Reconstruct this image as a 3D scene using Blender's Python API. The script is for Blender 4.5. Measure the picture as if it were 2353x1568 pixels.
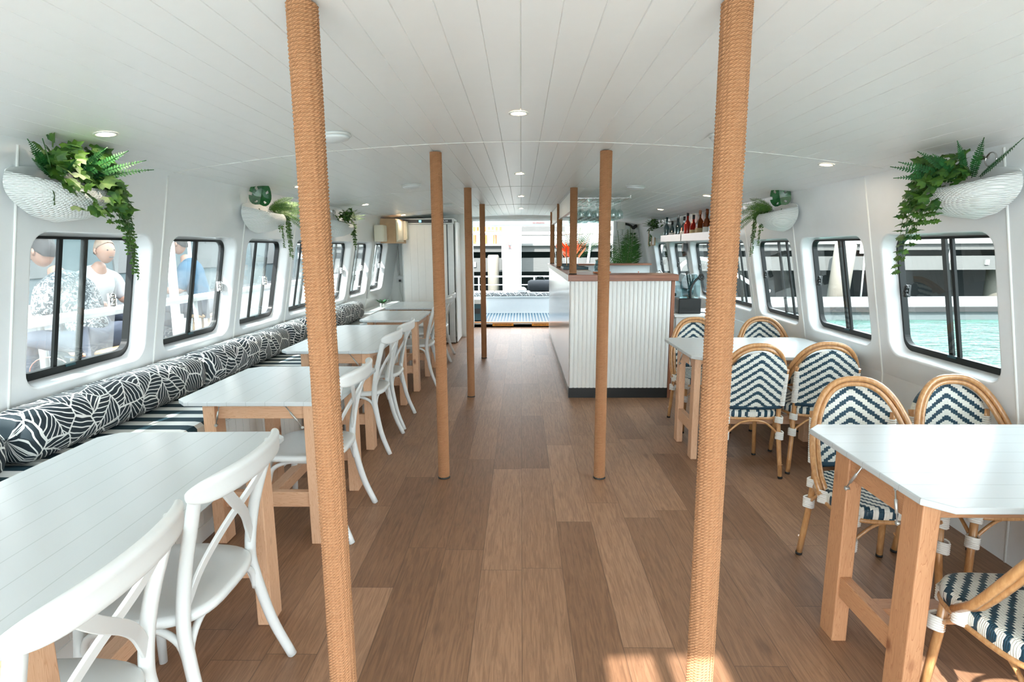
import bpy, math, random
from mathutils import Vector, Matrix, Euler
R = math.radians; PI = math.pi
random.seed(7)
for o in list(bpy.data.objects): bpy.data.objects.remove(o)
SC = bpy.context.scene
COL = SC.collection

# ---------------------------------------------------------------- camera, sky, sun, exposure
cam = bpy.data.cameras.new('camera'); cam_o = bpy.data.objects.new('camera', cam); COL.objects.link(cam_o)
cam.sensor_width = 36; cam.lens = 1288/2353*36; cam.clip_start = .05; cam.clip_end = 400
F = 1288.0
yc = Vector((21, 215, -F)).normalized()
zc = -Vector((39, -7716, -F)).normalized(); zc = (zc - yc*yc.dot(zc)).normalized()
xc = yc.cross(zc)
rot = Matrix((xc, yc, zc))
cam_o.matrix_world = Matrix.Translation((0, 0, 1.5)) @ rot.to_4x4()
SC.camera = cam_o

world = bpy.data.worlds.new('sky'); SC.world = world; world.use_nodes = True
bg = world.node_tree.nodes['Background']
bg.inputs[0].default_value = (.84, .925, .985, 1); bg.inputs[1].default_value = 2.6

sun = bpy.data.lights.new('sun', 'SUN'); sun_o = bpy.data.objects.new('sun', sun); COL.objects.link(sun_o)
sun.energy = 4.6; sun.angle = R(.6); sun.color = (1, .96, .91)
SUN_DIR = Vector((.35, 1, -.77)).normalized()
sun_o.rotation_euler = (-SUN_DIR).to_track_quat('Z', 'Y').to_euler()

SC.view_settings.view_transform = 'Standard'; SC.view_settings.look = 'None'
SC.view_settings.exposure = 1.9; SC.view_settings.gamma = 1; SC.view_settings.use_curve_mapping = False
try:
    SC.cycles.max_bounces = 12; SC.cycles.diffuse_bounces = 7; SC.cycles.transparent_max_bounces = 16
    SC.cycles.caustics_reflective = False; SC.cycles.caustics_refractive = False
except Exception: pass

# ---------------------------------------------------------------- node helpers
class NT:
    def __init__(s, name):
        s.m = bpy.data.materials.new(name); s.m.use_nodes = True
        s.t = s.m.node_tree; s.n = s.t.nodes; s.b = s.n['Principled BSDF']
    def put(s, sock, v):
        if v is None: return
        if isinstance(v, bpy.types.NodeSocket): s.t.links.new(v, sock)
        elif isinstance(v, (tuple, list)) and len(v) == 3 and sock.type == 'RGBA': sock.default_value = (*v, 1)
        else: sock.default_value = v
    def math(s, op, a, b=None, c=None):
        n = s.n.new('ShaderNodeMath'); n.operation = op
        s.put(n.inputs[0], a); s.put(n.inputs[1], b); s.put(n.inputs[2], c); return n.outputs[0]
    def obj(s):
        tc = s.n.new('ShaderNodeTexCoord'); return tc.outputs['Object']
    def sep(s, v):
        n = s.n.new('ShaderNodeSeparateXYZ'); s.put(n.inputs[0], v); return n.outputs
    def comb(s, x, y, z):
        n = s.n.new('ShaderNodeCombineXYZ'); s.put(n.inputs[0], x); s.put(n.inputs[1], y); s.put(n.inputs[2], z); return n.outputs[0]
    def noise(s, v, scale, detail=3, rough=.5, dist=0):
        n = s.n.new('ShaderNodeTexNoise'); s.put(n.inputs['Vector'], v); n.inputs['Scale'].default_value = scale
        n.inputs['Detail'].default_value = detail; n.inputs['Roughness'].default_value = rough; n.inputs['Distortion'].default_value = dist
        return n.outputs[0]
    def scale(s, v, sx, sy, sz):
        n = s.n.new('ShaderNodeMapping'); s.put(n.inputs[0], v); n.inputs['Scale'].default_value = (sx, sy, sz); return n.outputs[0]
    def ramp(s, f, *stops):
        n = s.n.new('ShaderNodeValToRGB'); s.put(n.inputs[0], f); e = n.color_ramp.elements
        while len(e) < len(stops): e.new(.5)
        for i, (p, c) in enumerate(stops): e[i].position = p; e[i].color = (*c, 1) if len(c) == 3 else c
        return n.outputs[0]
    def mix(s, f, a, b, mode='MIX'):
        n = s.n.new('ShaderNodeMix'); n.data_type = 'RGBA'; n.blend_type = mode
        s.put(n.inputs[0], f); s.put(n.inputs[6], a); s.put(n.inputs[7], b); return n.outputs[2]
    def bump(s, h, strength=.5, dist=.002, normal=None):
        n = s.n.new('ShaderNodeBump'); n.inputs['Strength'].default_value = strength; n.inputs['Distance'].default_value = dist
        s.put(n.inputs['Height'], h)
        if normal is not None: s.put(n.inputs['Normal'], normal)
        return n.outputs[0]
    def out(s, color=None, rough=.5, metal=0, normal=None, **kw):
        s.put(s.b.inputs['Base Color'], color); s.put(s.b.inputs['Roughness'], rough); s.b.inputs['Metallic'].default_value = metal
        if normal is not None: s.put(s.b.inputs['Normal'], normal)
        for k, v in kw.items(): s.put(s.b.inputs[k.replace('_', ' ')], v)
        return s.m

def flat(name, c, rough=.5, metal=0, var=0, bumpy=0, **kw):
    t = NT(name); col = c; nor = None
    if var or bumpy:
        nz = t.noise(t.obj(), 18, 4)
        if var: col = t.mix(nz, tuple(max(0, x*(1-var)) for x in c), tuple(min(1, x*(1+var)) for x in c))
        if bumpy: nor = t.bump(t.noise(t.obj(), 120, 3), bumpy, .001)
    return t.out(col, rough, metal, nor, **kw)
def emit(name, c, st):
    t = NT(name); return t.out(c, .5, 0, None, Emission_Color=c, Emission_Strength=st)

M = {}
M['wall'] = flat('gloss_white_panel', (.80, .83, .845), .16, 0, .02)
M['ceil'] = flat('white_ceiling_paint', (.86, .885, .89), .38, 0, .015)
M['white_plastic'] = flat('white_plastic', (.68, .71, .705), .34)
M['white_paint'] = flat('white_satin_paint', (.80, .82, .80), .35, 0, .02)
M['black'] = flat('black_satin', (.012, .014, .014), .35)
M['black_metal'] = flat('black_window_frame', (.006, .008, .008), .4, 0, Specular_IOR_Level=.25)
M['rubber'] = flat('black_rubber', (.01, .01, .01), .7)
M['steel'] = flat('brushed_steel', (.5, .5, .49), .36, 1, .05)
M['galv'] = flat('galvanised_metal', (.5, .52, .5), .45, .7, .1)
M['chrome'] = flat('chrome', (.7, .7, .7), .12, 1)
M['alu'] = flat('grey_aluminium', (.55, .57, .56), .4, .6)
M['navy'] = flat('navy_fabric', (.012, .045, .075), .8)
M['grey_box'] = flat('grey_plastic', (.62, .64, .6), .45)
M['cream'] = flat('cream_plastic', (.82, .77, .62), .45)
M['copper'] = flat('orange_edge_strip', (.75, .26, .06), .4)
M['soil'] = flat('coir_fibre', (.22, .13, .07), .95, 0, .5, .8)
M['basket_in'] = flat('basket_plastic', (.8, .83, .83), .4)
M['green_plastic'] = flat('green_plastic', (.05, .6, .03), .4)
M['paper'] = flat('white_paper', (.85, .86, .84), .7)
M['red'] = flat('red_print', (.7, .05, .03), .5)
M['darkprint'] = flat('dark_print', (.05, .05, .05), .5)
M['teal_tray'] = flat('dark_teal_tray', (.012, .06, .075), .3)
M['door_white'] = flat('white_gelcoat', (.78, .82, .82), .25, 0, .03)
M['seat_white'] = flat('white_painted_box', (.46, .49, .50), .4, 0, .03)
M['amber'] = flat('amber_liquor', (.16, .035, .008), .08, 0)
M['redliq'] = flat('red_liquor', (.32, .012, .006), .08)
M['darkbottle'] = flat('dark_bottle_glass', (.015, .012, .01), .08)
M['label'] = flat('bottle_label', (.62, .45, .22), .6)
M['labelw'] = flat('white_bottle_label', (.8, .8, .76), .6)
M['bag'] = flat('dark_grey_canvas', (.010, .014, .018), .8)
M['terracotta'] = flat('terracotta_bead', (.55, .23, .12), .7)

def m_glass(name, tint, refl_ior=1.45, extra=0, haze=0):
    t = NT(name); n = t.n; n.remove(t.b)
    tr = n.new('ShaderNodeBsdfTransparent'); tr.inputs[0].default_value = (*tint, 1)
    gl = n.new('ShaderNodeBsdfGlossy'); gl.inputs['Roughness'].default_value = .01; gl.inputs[0].default_value = (1, 1, 1, 1)
    ge = n.new('ShaderNodeNewGeometry'); dp = n.new('ShaderNodeVectorMath'); dp.operation = 'DOT_PRODUCT'
    t.t.links.new(ge.outputs['Normal'], dp.inputs[0]); t.t.links.new(ge.outputs['Incoming'], dp.inputs[1])
    cosv = t.math('SUBTRACT', 1, t.math('ABSOLUTE', dp.outputs['Value'])); r0 = ((refl_ior-1)/(refl_ior+1))**2
    f = t.math('ADD', t.math('MULTIPLY', t.math('POWER', cosv, 5), 1-r0), r0+extra)
    mx = n.new('ShaderNodeMixShader'); t.put(mx.inputs[0], f); t.t.links.new(tr.outputs[0], mx.inputs[1]); t.t.links.new(gl.outputs[0], mx.inputs[2])
    if haze:
        df = n.new('ShaderNodeBsdfTranslucent'); df.inputs[0].default_value = (.8, .85, .85, 1); m2 = n.new('ShaderNodeMixShader')
        nz = t.noise(t.obj(), 9, 4, .6); t.put(m2.inputs[0], t.math('MULTIPLY', nz, haze*2))
        t.t.links.new(mx.outputs[0], m2.inputs[1]); t.t.links.new(df.outputs[0], m2.inputs[2]); mx = m2
    t.t.links.new(mx.outputs[0], n['Material Output'].inputs[0]); return t.m
M['glass'] = m_glass('window_glass', (.93, .97, .96), 1.45)
M['glass_dusty'] = m_glass('dusty_window_glass', (.84, .90, .89), 1.5, .03, .085)
M['glassware'] = m_glass('glassware', (.90, .94, .935), 1.5, .04)
M['jug'] = m_glass('tinted_jug', (.55, .68, .70), 1.5, .05)
M['clearbottle'] = m_glass('clear_bottle_glass', (.38, .52, .53), 1.5, .10)

def m_floor():
    t = NT('oak_plank_floor'); x, y, z = t.sep(t.obj()); W = .192; L = 1.22
    rw = t.math('FLOOR', t.math('DIVIDE', x, W))
    wn = t.n.new('ShaderNodeTexWhiteNoise'); wn.noise_dimensions = '1D'; t.put(wn.inputs['W'], t.math('ADD', rw, 3.3))
    yo = t.math('ADD', t.math('DIVIDE', y, L), t.math('MULTIPLY', wn.outputs[0], 5))
    ix = t.math('FLOOR', yo)
    w2 = t.n.new('ShaderNodeTexWhiteNoise'); w2.noise_dimensions = '3D'; t.put(w2.inputs['Vector'], t.comb(rw, ix, 0))
    h = w2.outputs[0]
    off = t.comb(t.math('MULTIPLY', h, 31), t.math('MULTIPLY', h, 17), 0)
    va = t.n.new('ShaderNodeVectorMath'); va.operation = 'ADD'; t.put(va.inputs[0], t.obj()); t.put(va.inputs[1], off)
    g1 = t.noise(t.scale(va.outputs[0], 24, 1.6, 1), 3.2, 6, .6, 1.2)
    g2 = t.noise(t.scale(va.outputs[0], 90, 3, 1), 4, 4, .6)
    kn = t.n.new('ShaderNodeTexVoronoi'); t.put(kn.inputs['Vector'], t.scale(va.outputs[0], 4.2, 1.9, 1)); kn.inputs['Scale'].default_value = 1
    knot = t.ramp(kn.outputs['Distance'], (.03, (1, 1, 1)), (.14, (0, 0, 0)))
    base = t.ramp(h, (.0, (.215, .116, .066)), (.35, (.265, .148, .086)), (.7, (.32, .184, .110)), (1, (.375, .222, .138)))
    c = t.mix(t.ramp(g1, (.38, (.0, .0, .0)), (.62, (1, 1, 1))), t.mix(1, base, (.76, .72, .69), 'MULTIPLY'), t.mix(1, base, (1.12, 1.10, 1.06), 'MULTIPLY'))
    c = t.mix(t.math('MULTIPLY', g2, .45), c, t.mix(1, c, (.55, .5, .45), 'MULTIPLY'))
    c = t.mix(t.math('MULTIPLY', knot, .55), c, (.09, .045, .025))
    fx = t.math('FRACT', t.math('DIVIDE', x, W)); fy = t.math('FRACT', yo)
    ex = t.math('MINIMUM', fx, t.math('SUBTRACT', 1, fx)); ey = t.math('MULTIPLY', t.math('MINIMUM', fy, t.math('SUBTRACT', 1, fy)), L/W)
    gap = t.math('LESS_THAN', t.math('MINIMUM', ex, ey), .008)
    c = t.mix(t.math('MULTIPLY', gap, .6), c, (.07, .04, .025))
    nor = t.bump(t.math('SUBTRACT', t.math('MULTIPLY', g2, .3), gap), .35, .001)
    return t.out(c, t.ramp(g2, (.2, (.40,)*3), (.8, (.55,)*3)), 0, nor)
M['floor'] = m_floor()

def m_pine(name, axis, warm=0):
    t = NT(name); sc = [14, 14, 14]; sc[axis] = .9
    o = t.obj()
    g = t.noise(t.scale(o, *sc), 2.4, 3, .5, 2.2)
    w = t.math('FRACT', t.math('MULTIPLY', g, 9))
    fine = t.noise(t.scale(o, *[v*6 for v in sc]), 2, 3)
    k = t.n.new('ShaderNodeTexVoronoi'); ks = [7, 7, 7]; ks[axis] = 4.2; t.put(k.inputs['Vector'], t.scale(o, *ks)); k.inputs['Scale'].default_value = 1
    kn = t.ramp(k.outputs['Distance'], (.05, (1, 1, 1)), (.15, (0, 0, 0)))
    a, b = ((.54, .29, .15), (.38, .17, .08)) if warm else ((.74, .48, .31), (.58, .32, .18))
    c = t.mix(t.ramp(w, (.0, (0, 0, 0)), (.75, (.35,)*3), (.93, (1, 1, 1)), (1, (0, 0, 0))), a, b)
    c = t.mix(t.math('MULTIPLY', fine, .25), c, t.mix(1, c, (.75, .6, .5), 'MULTIPLY'))
    c = t.mix(t.math('MULTIPLY', kn, .85), c, (.20, .07, .03))
    return t.out(c, .48, 0, t.bump(fine, .15, .0006))
for i, a in enumerate('xyz'):
    M['pine'+a] = m_pine('pine_along_'+a, i); M['fir'+a] = m_pine('reddish_pine_along_'+a, i, 1)

def m_hardwood(name, axis):
    t = NT(name); sc = [30, 30, 30]; sc[axis] = 1.5
    g = t.noise(t.scale(t.obj(), *sc), 1.8, 4, .55, .8)
    return t.out(t.ramp(g, (.3, (.20, .075, .04)), (.7, (.40, .17, .095))), .35, 0, t.bump(g, .1, .0006))
M['jarrahx'] = m_hardwood('red_hardwood_along_x', 0); M['jarrahz'] = m_hardwood('red_hardwood_along_z', 2); M['jarrahy'] = m_hardwood('red_hardwood_along_y', 1)

def m_top(name, axis):          # white painted boards of a table top, boards run along axis
    t = NT(name); s = t.sep(t.obj()); v = s[1-axis]
    f = t.math('FRACT', t.math('DIVIDE', t.math('ADD', v, 10.0), .094)); e = t.math('MINIMUM', f, t.math('SUBTRACT', 1, f))
    gap = t.math('LESS_THAN', e, .016)
    br = t.noise(t.scale(t.obj(), *((2, 60, 1) if axis == 0 else (60, 2, 1))), 3, 4, .6)
    c = t.mix(t.math('MULTIPLY', gap, .5), (.52, .56, .57), (.33, .35, .345))
    nor = t.bump(t.math('SUBTRACT', t.math('MULTIPLY', br, .25), gap), .5, .0012)
    return t.out(c, .27, 0, nor, Specular_IOR_Level=.22)
M['topy'] = m_top('white_table_boards', 1)

def m_rope():
    t = NT('jute_rope'); x, y, z = t.sep(t.obj())
    ang = t.math('ARCTAN2', y, x); u = t.math('MULTIPLY', ang, .036); P = .0088
    turn = t.math('SUBTRACT', t.math('DIVIDE', z, P), t.math('DIVIDE', ang, 2*PI))
    s = t.math('FRACT', turn)
    st = t.math('FRACT', t.math('SUBTRACT', t.math('DIVIDE', u, .0108), t.math('MULTIPLY', s, 1.0)))
    strand = t.math('SINE', t.math('MULTIPLY', st, PI))
    edge = t.math('SINE', t.math('MULTIPLY', s, PI))
    fib = t.noise(t.scale(t.obj(), 1, 1, 1.4), 420, 3, .7)
    bl = t.noise(t.obj(), 60, 3, .6)
    hb = t.noise(t.scale(t.obj(), 1, 1, 1), 4, 2)
    c = t.mix(fib, (.27, .105, .040), (.56, .275, .125))
    c = t.mix(t.math('MULTIPLY', bl, .5), c, (.60, .35, .19))
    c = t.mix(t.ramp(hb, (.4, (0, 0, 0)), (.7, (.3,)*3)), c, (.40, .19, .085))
    h = t.math('ADD', t.math('MULTIPLY', strand, t.math('POWER', edge, .5)), t.math('MULTIPLY', fib, .35))
    # shade between strands painted into the colour: valleys darker than raised fibres
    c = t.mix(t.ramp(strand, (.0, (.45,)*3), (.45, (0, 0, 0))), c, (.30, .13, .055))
    return t.out(c, .9, 0, t.bump(h, 1, .0028))
M['rope'] = m_rope()

NAVY = (.006, .05, .085); IVORY = (.80, .82, .76)
def m_weave(name, ua, va, k, P, absu=True):
    t = NT(name); s = t.sep(t.obj()); u, v = s[ua], s[va]
    cw, chh = .0105, .0058
    col = t.math('FLOOR', t.math('DIVIDE', u, cw)); cu = t.math('MULTIPLY', t.math('ADD', col, .5), cw)
    au = t.math('ABSOLUTE', cu) if absu else cu
    row = t.math('FLOOR', t.math('DIVIDE', v, chh))
    cv = t.math('MULTIPLY', row, chh)
    ph = t.math('FRACT', t.math('ADD', t.math('DIVIDE', t.math('ADD', cv, t.math('MULTIPLY', au, k)), P), 20.0))
    blue = t.math('LESS_THAN', ph, .44)
    fu = t.math('FRACT', t.math('DIVIDE', u, cw)); fv = t.math('FRACT', t.math('DIVIDE', v, chh))
    h = t.math('MULTIPLY', t.math('SINE', t.math('MULTIPLY', fu, PI)), t.math('SINE', t.math('MULTIPLY', fv, PI)))
    h = t.math('POWER', t.math('ABSOLUTE', h), .5)
    c = t.mix(blue, IVORY, NAVY)
    return t.out(c, .34, 0, t.bump(h, 1, .0018))
M['weave_back'] = m_weave('woven_chevron_back', 0, 2, .78, .052)
M['weave_seat'] = m_weave('woven_chevron_seat', 0, 1, 1.25, .058)
M['binding'] = flat('white_cord_binding', (.80, .80, .76), .5, 0, .1, .4)

def m_rattan():
    t = NT('rattan_cane'); g = t.noise(t.scale(t.obj(), 30, 30, 6), 3, 4, .6)
    return t.out(t.ramp(g, (.3, (.40, .19, .07)), (.7, (.60, .34, .15))), .28, 0, None, Coat_Weight=.4)
M['rattan'] = m_rattan()

def m_stripes():
    t = NT('navy_white_striped_canvas'); x, y, z = t.sep(t.obj())
    f = t.math('FRACT', t.math('DIVIDE', t.math('ADD', y, 20), .13))
    b = t.math('LESS_THAN', f, .52)
    n = t.noise(t.obj(), 500, 2)
    return t.out(t.mix(b, (.80, .82, .80), (.008, .04, .06)), .85, 0, t.bump(n, .3, .0006))
M['stripes'] = m_stripes()

def m_palm(name, uv='bolster', sc=6.8):
    t = NT(name); x, y, z = t.sep(t.obj())
    if uv == 'bolster': v = t.comb(y, t.math('MULTIPLY', t.math('ARCTAN2', z, x), .115), t.math('MULTIPLY', 0, 0))
    else: v = t.comb(x, t.math('ADD', z, y), 0)
    warp = t.n.new('ShaderNodeVectorMath'); warp.operation = 'ADD'; t.put(warp.inputs[0], v)
    nz = t.n.new('ShaderNodeTexNoise'); nz.inputs['Scale'].default_value = 6; t.put(nz.inputs['Vector'], v)
    nv = t.n.new('ShaderNodeVectorMath'); nv.operation = 'MULTIPLY_ADD'; t.put(nv.inputs[0], nz.outputs['Color']); nv.inputs[1].default_value = (.05, .05, 0); nv.inputs[2].default_value = (-.025, -.025, 0)
    t.put(warp.inputs[1], nv.outputs[0]); P = warp.outputs[0]
    def vor(feature):
        n = t.n.new('ShaderNodeTexVoronoi'); n.voronoi_dimensions = '2D'; n.feature = feature; n.inputs['Scale'].default_value = sc
        t.put(n.inputs['Vector'], P); n.inputs['Randomness'].default_value = .9; return n
    a = vor('F1'); e = vor('DISTANCE_TO_EDGE')
    d = t.n.new('ShaderNodeVectorMath'); d.operation = 'SUBTRACT'; t.put(d.inputs[0], P); t.put(d.inputs[1], a.outputs['Position'])
    dx, dy, _ = t.sep(d.outputs[0])
    cr = t.sep(a.outputs['Color'])[0]; th = t.math('MULTIPLY', cr, 2*PI)
    cs, sn = t.math('COSINE', th), t.math('SINE', th)
    lx = t.math('ADD', t.math('MULTIPLY', dx, cs), t.math('MULTIPLY', dy, sn))
    ly = t.math('SUBTRACT', t.math('MULTIPLY', dy, cs), t.math('MULTIPLY', dx, sn))
    alx = t.math('ABSOLUTE', lx)
    rib = t.math('LESS_THAN', alx, .0034)
    vein = t.math('LESS_THAN', t.math('FRACT', t.math('DIVIDE', t.math('ADD', t.math('SUBTRACT', ly, t.math('MULTIPLY', t.math('POWER', alx, .75), .55)), 5), .029)), .24)
    edge = t.math('LESS_THAN', e.outputs['Distance'], .028)
    w = t.math('MAXIMUM', t.math('MAXIMUM', rib, vein), edge)
    n = t.noise(t.obj(), 500, 2)
    return t.out(t.mix(w, (.010, .022, .032), (.80, .82, .80)), .7, 0, t.bump(n, .2, .0005))
M['palm'] = m_palm('palm_leaf_print'); M['palm_flat'] = m_palm('palm_leaf_print_flat', 'flat', 6)

def m_basket():
    t = NT('white_basket_weave'); x, y, z = t.sep(t.obj())
    u = t.math('FRACT', t.math('MULTIPLY', t.math('ADD', y, t.math('MULTIPLY', x, .4)), 75)); r = t.math('MULTIPLY', z, 150)
    alt = t.math('MULTIPLY', t.math('FRACT', t.math('MULTIPLY', t.math('FLOOR', r), .5)), 1)
    u2 = t.math('FRACT', t.math('ADD', t.math('MULTIPLY', t.math('ADD', y, t.math('MULTIPLY', x, .4)), 62), alt))
    h = t.math('MULTIPLY', t.math('SINE', t.math('MULTIPLY', u2, PI)), t.math('SINE', t.math('MULTIPLY', t.math('FRACT', r), PI)))
    return t.out((.80, .84, .83), .38, 0, t.bump(h, 1, .004))
M['basket'] = m_basket()

def m_leaf(name, a, b, rough=.55):
    t = NT(name); n = t.noise(t.obj(), 26, 4, .6)
    gi = t.n.new('ShaderNodeNewGeometry')
    c = t.mix(t.ramp(n, (.35, (0, 0, 0)), (.65, (1, 1, 1))), a, b)
    return t.out(c, rough, 0, None, Subsurface_Weight=0)
M['ivy'] = m_leaf('ivy_leaf', (.012, .075, .012), (.075, .17, .015))
M['fern'] = m_leaf('fern_leaf', (.006, .065, .014), (.018, .13, .025))
M['fern_lime'] = m_leaf('lime_fern_leaf', (.025, .095, .012), (.085, .19, .02))
M['vine'] = m_leaf('trailing_vine_leaf', (.02, .09, .012), (.075, .17, .022))
M['monstera'] = m_leaf('monstera_leaf', (.006, .07, .02), (.02, .13, .035), .2)
M['palmleaf'] = m_leaf('palm_frond_leaf', (.015, .09, .015), (.06, .20, .02))
M['stem'] = flat('plant_stem', (.10, .16, .05), .6)
M['orange_leaf'] = m_leaf('orange_leaf', (.75, .10, .02), (.95, .22, .05))

def m_wood_outdoor(name, a, b):
    t = NT(name); g = t.noise(t.scale(t.obj(), 1.5, 20, 20), 2, 4, .6)
    return t.out(t.mix(g, a, b), .8)
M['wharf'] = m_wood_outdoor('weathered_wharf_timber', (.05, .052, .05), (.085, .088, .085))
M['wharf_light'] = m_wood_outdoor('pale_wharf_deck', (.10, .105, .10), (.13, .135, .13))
M['wharf_shade'] = m_wood_outdoor('shade_under_wharf', (.004, .009, .009), (.012, .02, .02))  # near-black colour stands in for the shade under the wharf
M['piling'] = m_wood_outdoor('pale_piling', (.13, .12, .10), (.18, .165, .14))
M['pontoon'] = flat('pale_concrete_pontoon', (.095, .10, .098), .8, 0, .1)
M['pontoon_side'] = flat('grey_pontoon_side', (.06, .075, .078), .6, 0, .1)
M['quay'] = flat('grey_quay_ground', (.09, .095, .095), .85, 0, .3)
M['deck_grip'] = flat('deck_paint', (.74, .75, .73), .7, 0, .1)
def m_water():
    t = NT('harbour_water'); v = t.scale(t.obj(), .55, 1.0, 1)
    n = t.noise(v, 1.2, 4, .55, .6)
    n2 = t.noise(t.scale(t.obj(), 1, 2, 1), 3, 3)
    c = t.ramp(n, (.4, (.018, .06, .046)), (.6, (.045, .12, .095)))
    return t.out(c, .05, 0, t.bump(t.math('ADD', n, t.math('MULTIPLY', n2, .4)), .8, .35), Specular_IOR_Level=.15)
M['water'] = m_water()
def m_grate():
    t = NT('blue_deck_grating'); x, y, z = t.sep(t.obj())
    a = t.math('LESS_THAN', t.math('FRACT', t.math('MULTIPLY', t.math('ADD', x, 10), 16)), .22)
    b = t.math('LESS_THAN', t.math('FRACT', t.math('MULTIPLY', y, 22)), .3)
    return t.out(t.mix(a, t.mix(t.math('MULTIPLY', b, .5), (.012, .045, .07), (.03, .08, .11)), (.26, .30, .33)), .5)
M['grate'] = m_grate()
M['skin'] = flat('skin', (.36, .20, .14), .5)
M['hair'] = flat('dark_hair', (.02, .015, .012), .6, 0, .3, .6)
M['hair_grey'] = flat('grey_brown_hair', (.25, .18, .13), .6, 0, .3, .6)
M['shirt_blue'] = flat('faded_blue_cotton', (.035, .10, .16), .85, 0, .15)
M['shirt_white'] = flat('white_cotton', (.40, .42, .43), .85, 0, .05)
def m_pattern_shirt():
    t = NT('black_white_patterned_cotton'); n = t.noise(t.obj(), 38, 2, .5, 1.5)
    return t.out(t.ramp(n, (.48, (.02, .03, .035)), (.56, (.25, .27, .27))), .85)
M['shirt_pat'] = m_pattern_shirt()
M['jeans'] = flat('dark_trousers', (.03, .04, .06), .85)
M['orange'] = flat('orange_plastic', (.75, .17, .04), .4)
M['bulb'] = emit('warm_lamp', (1, .80, .58), 12)
M['diffuser'] = flat('opal_diffuser', (.74, .78, .80), .35)
M['oakframe'] = flat('pale_oak_frame', (.55, .36, .20), .5, 0, .15)

# ---------------------------------------------------------------- mesh helpers
class MB:
    def __init__(s): s.v = []; s.f = []; s.sm = []
    def add(s, vs, fs, smooth=False, mat=None):
        b = len(s.v)
        s.v += [tuple(mat @ Vector(p)) if mat else tuple(p) for p in vs]
        s.f += [tuple(b+i for i in f) for f in fs]; s.sm += [smooth]*len(fs); return s
    def box(s, lo, hi, mat=None):
        x0, y0, z0 = lo; x1, y1, z1 = hi
        s.add([(x0,y0,z0),(x1,y0,z0),(x1,y1,z0),(x0,y1,z0),(x0,y0,z1),(x1,y0,z1),(x1,y1,z1),(x0,y1,z1)],
              [(3,2,1,0),(4,5,6,7),(0,1,5,4),(1,2,6,5),(2,3,7,6),(3,0,4,7)], False, mat); return s
    def cbox(s, c, d, mat=None): return s.box([c[i]-d[i]/2 for i in range(3)], [c[i]+d[i]/2 for i in range(3)], mat)
    def bar(s, a, b, w, h, up=(0,0,1)):
        a, b = Vector(a), Vector(b); d = (b-a); L = d.length; d.normalize(); up = Vector(up)
        if abs(d.dot(up)) > .98: up = Vector((0,1,0))
        x = d.cross(up).normalized(); u = x.cross(d)
        m = Matrix(((x.x, u.x, d.x, a.x), (x.y, u.y, d.y, a.y), (x.z, u.z, d.z, a.z), (0,0,0,1)))
        return s.box((-w/2, -h/2, 0), (w/2, h/2, L), m)
    def tube(s, pts, r, seg=8, cap=True, flatx=1.0, closed=False):
        pts = [Vector(p) for p in pts]; n = len(pts); rs = r if isinstance(r, (list, tuple)) else [r]*n
        up = Vector((0,0,1)); vs = []; prev = None
        for i, p in enumerate(pts):
            if closed: d = (pts[(i+1) % n]-pts[i-1])
            else: d = (pts[min(i+1, n-1)]-pts[max(i-1, 0)])
            d = d.normalized() if d.length > 1e-9 else Vector((0,0,1))
            if prev is None:
                ref = up if abs(d.dot(up)) < .9 else Vector((0,1,0)); x = d.cross(ref).normalized()
            else:
                x = (prev - d*prev.dot(d)); x = x.normalized() if x.length > 1e-6 else d.orthogonal().normalized()
            prev = x; y = d.cross(x)
            for k in range(seg):
                a = 2*PI*k/seg; vs.append(p + x*(math.cos(a)*rs[i]) + y*(math.sin(a)*rs[i]*flatx))
        fs = []; m = n if closed else n-1
        for i in range(m):
            for k in range(seg):
                j = (i+1) % n
                fs.append((i*seg+k, i*seg+(k+1) % seg, j*seg+(k+1) % seg, j*seg+k))
        s.add(vs, fs, True)
        if cap and not closed:
            b = len(s.v)-len(vs)
            s.f += [tuple(b+k for k in reversed(range(seg))), tuple(b+(n-1)*seg+k for k in range(seg))]; s.sm += [False, False]
        return s
    def lathe(s, prof, seg=20, mat=None, smooth=True, caps=True):
        vs = []; fs = []
        for r, z in prof:
            for k in range(seg): a = 2*PI*k/seg; vs.append((r*math.cos(a), r*math.sin(a), z))
        for i in range(len(prof)-1):
            for k in range(seg): fs.append((i*seg+k, i*seg+(k+1) % seg, (i+1)*seg+(k+1) % seg, (i+1)*seg+k))
        s.add(vs, fs, smooth, mat)
        b = len(s.v)-len(vs)
        if not caps: return s
        if prof[0][0] > 1e-5: s.f.append(tuple(b+k for k in reversed(range(seg)))); s.sm.append(False)
        if prof[-1][0] > 1e-5: s.f.append(tuple(b+(len(prof)-1)*seg+k for k in range(seg))); s.sm.append(False)
        return s
    def prism(s, outline, h0, h1, axis=2, mat=None, smooth=False):
        n = len(outline)
        def P(a, b, h): return {0: (h, a, b), 1: (a, h, b), 2: (a, b, h)}[axis]
        vs = [P(a, b, h0) for a, b in outline]+[P(a, b, h1) for a, b in outline]
        fs = [tuple(reversed(range(n))), tuple(range(n, 2*n))]
        s.add(vs, fs, False, mat); b = len(s.v)-2*n
        for i in range(n): s.f.append((b+i, b+(i+1) % n, b+n+(i+1) % n, b+n+i)); s.sm.append(smooth)
        return s
    def build(s, name, m, parent=None, bevel=0, mods=None):
        me = bpy.data.meshes.new(name); me.from_pydata(s.v, [], s.f)
        me.polygons.foreach_set('use_smooth', s.sm); me.update()
        o = bpy.data.objects.new(name, me); COL.objects.link(o)
        me.materials.append(M[m] if isinstance(m, str) else m)
        if parent: o.parent = parent
        if bevel:
            b = o.modifiers.new('bevel', 'BEVEL'); b.width = bevel; b.segments = 2; b.limit_method = 'ANGLE'; b.angle_limit = R(50)
        return o
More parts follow.
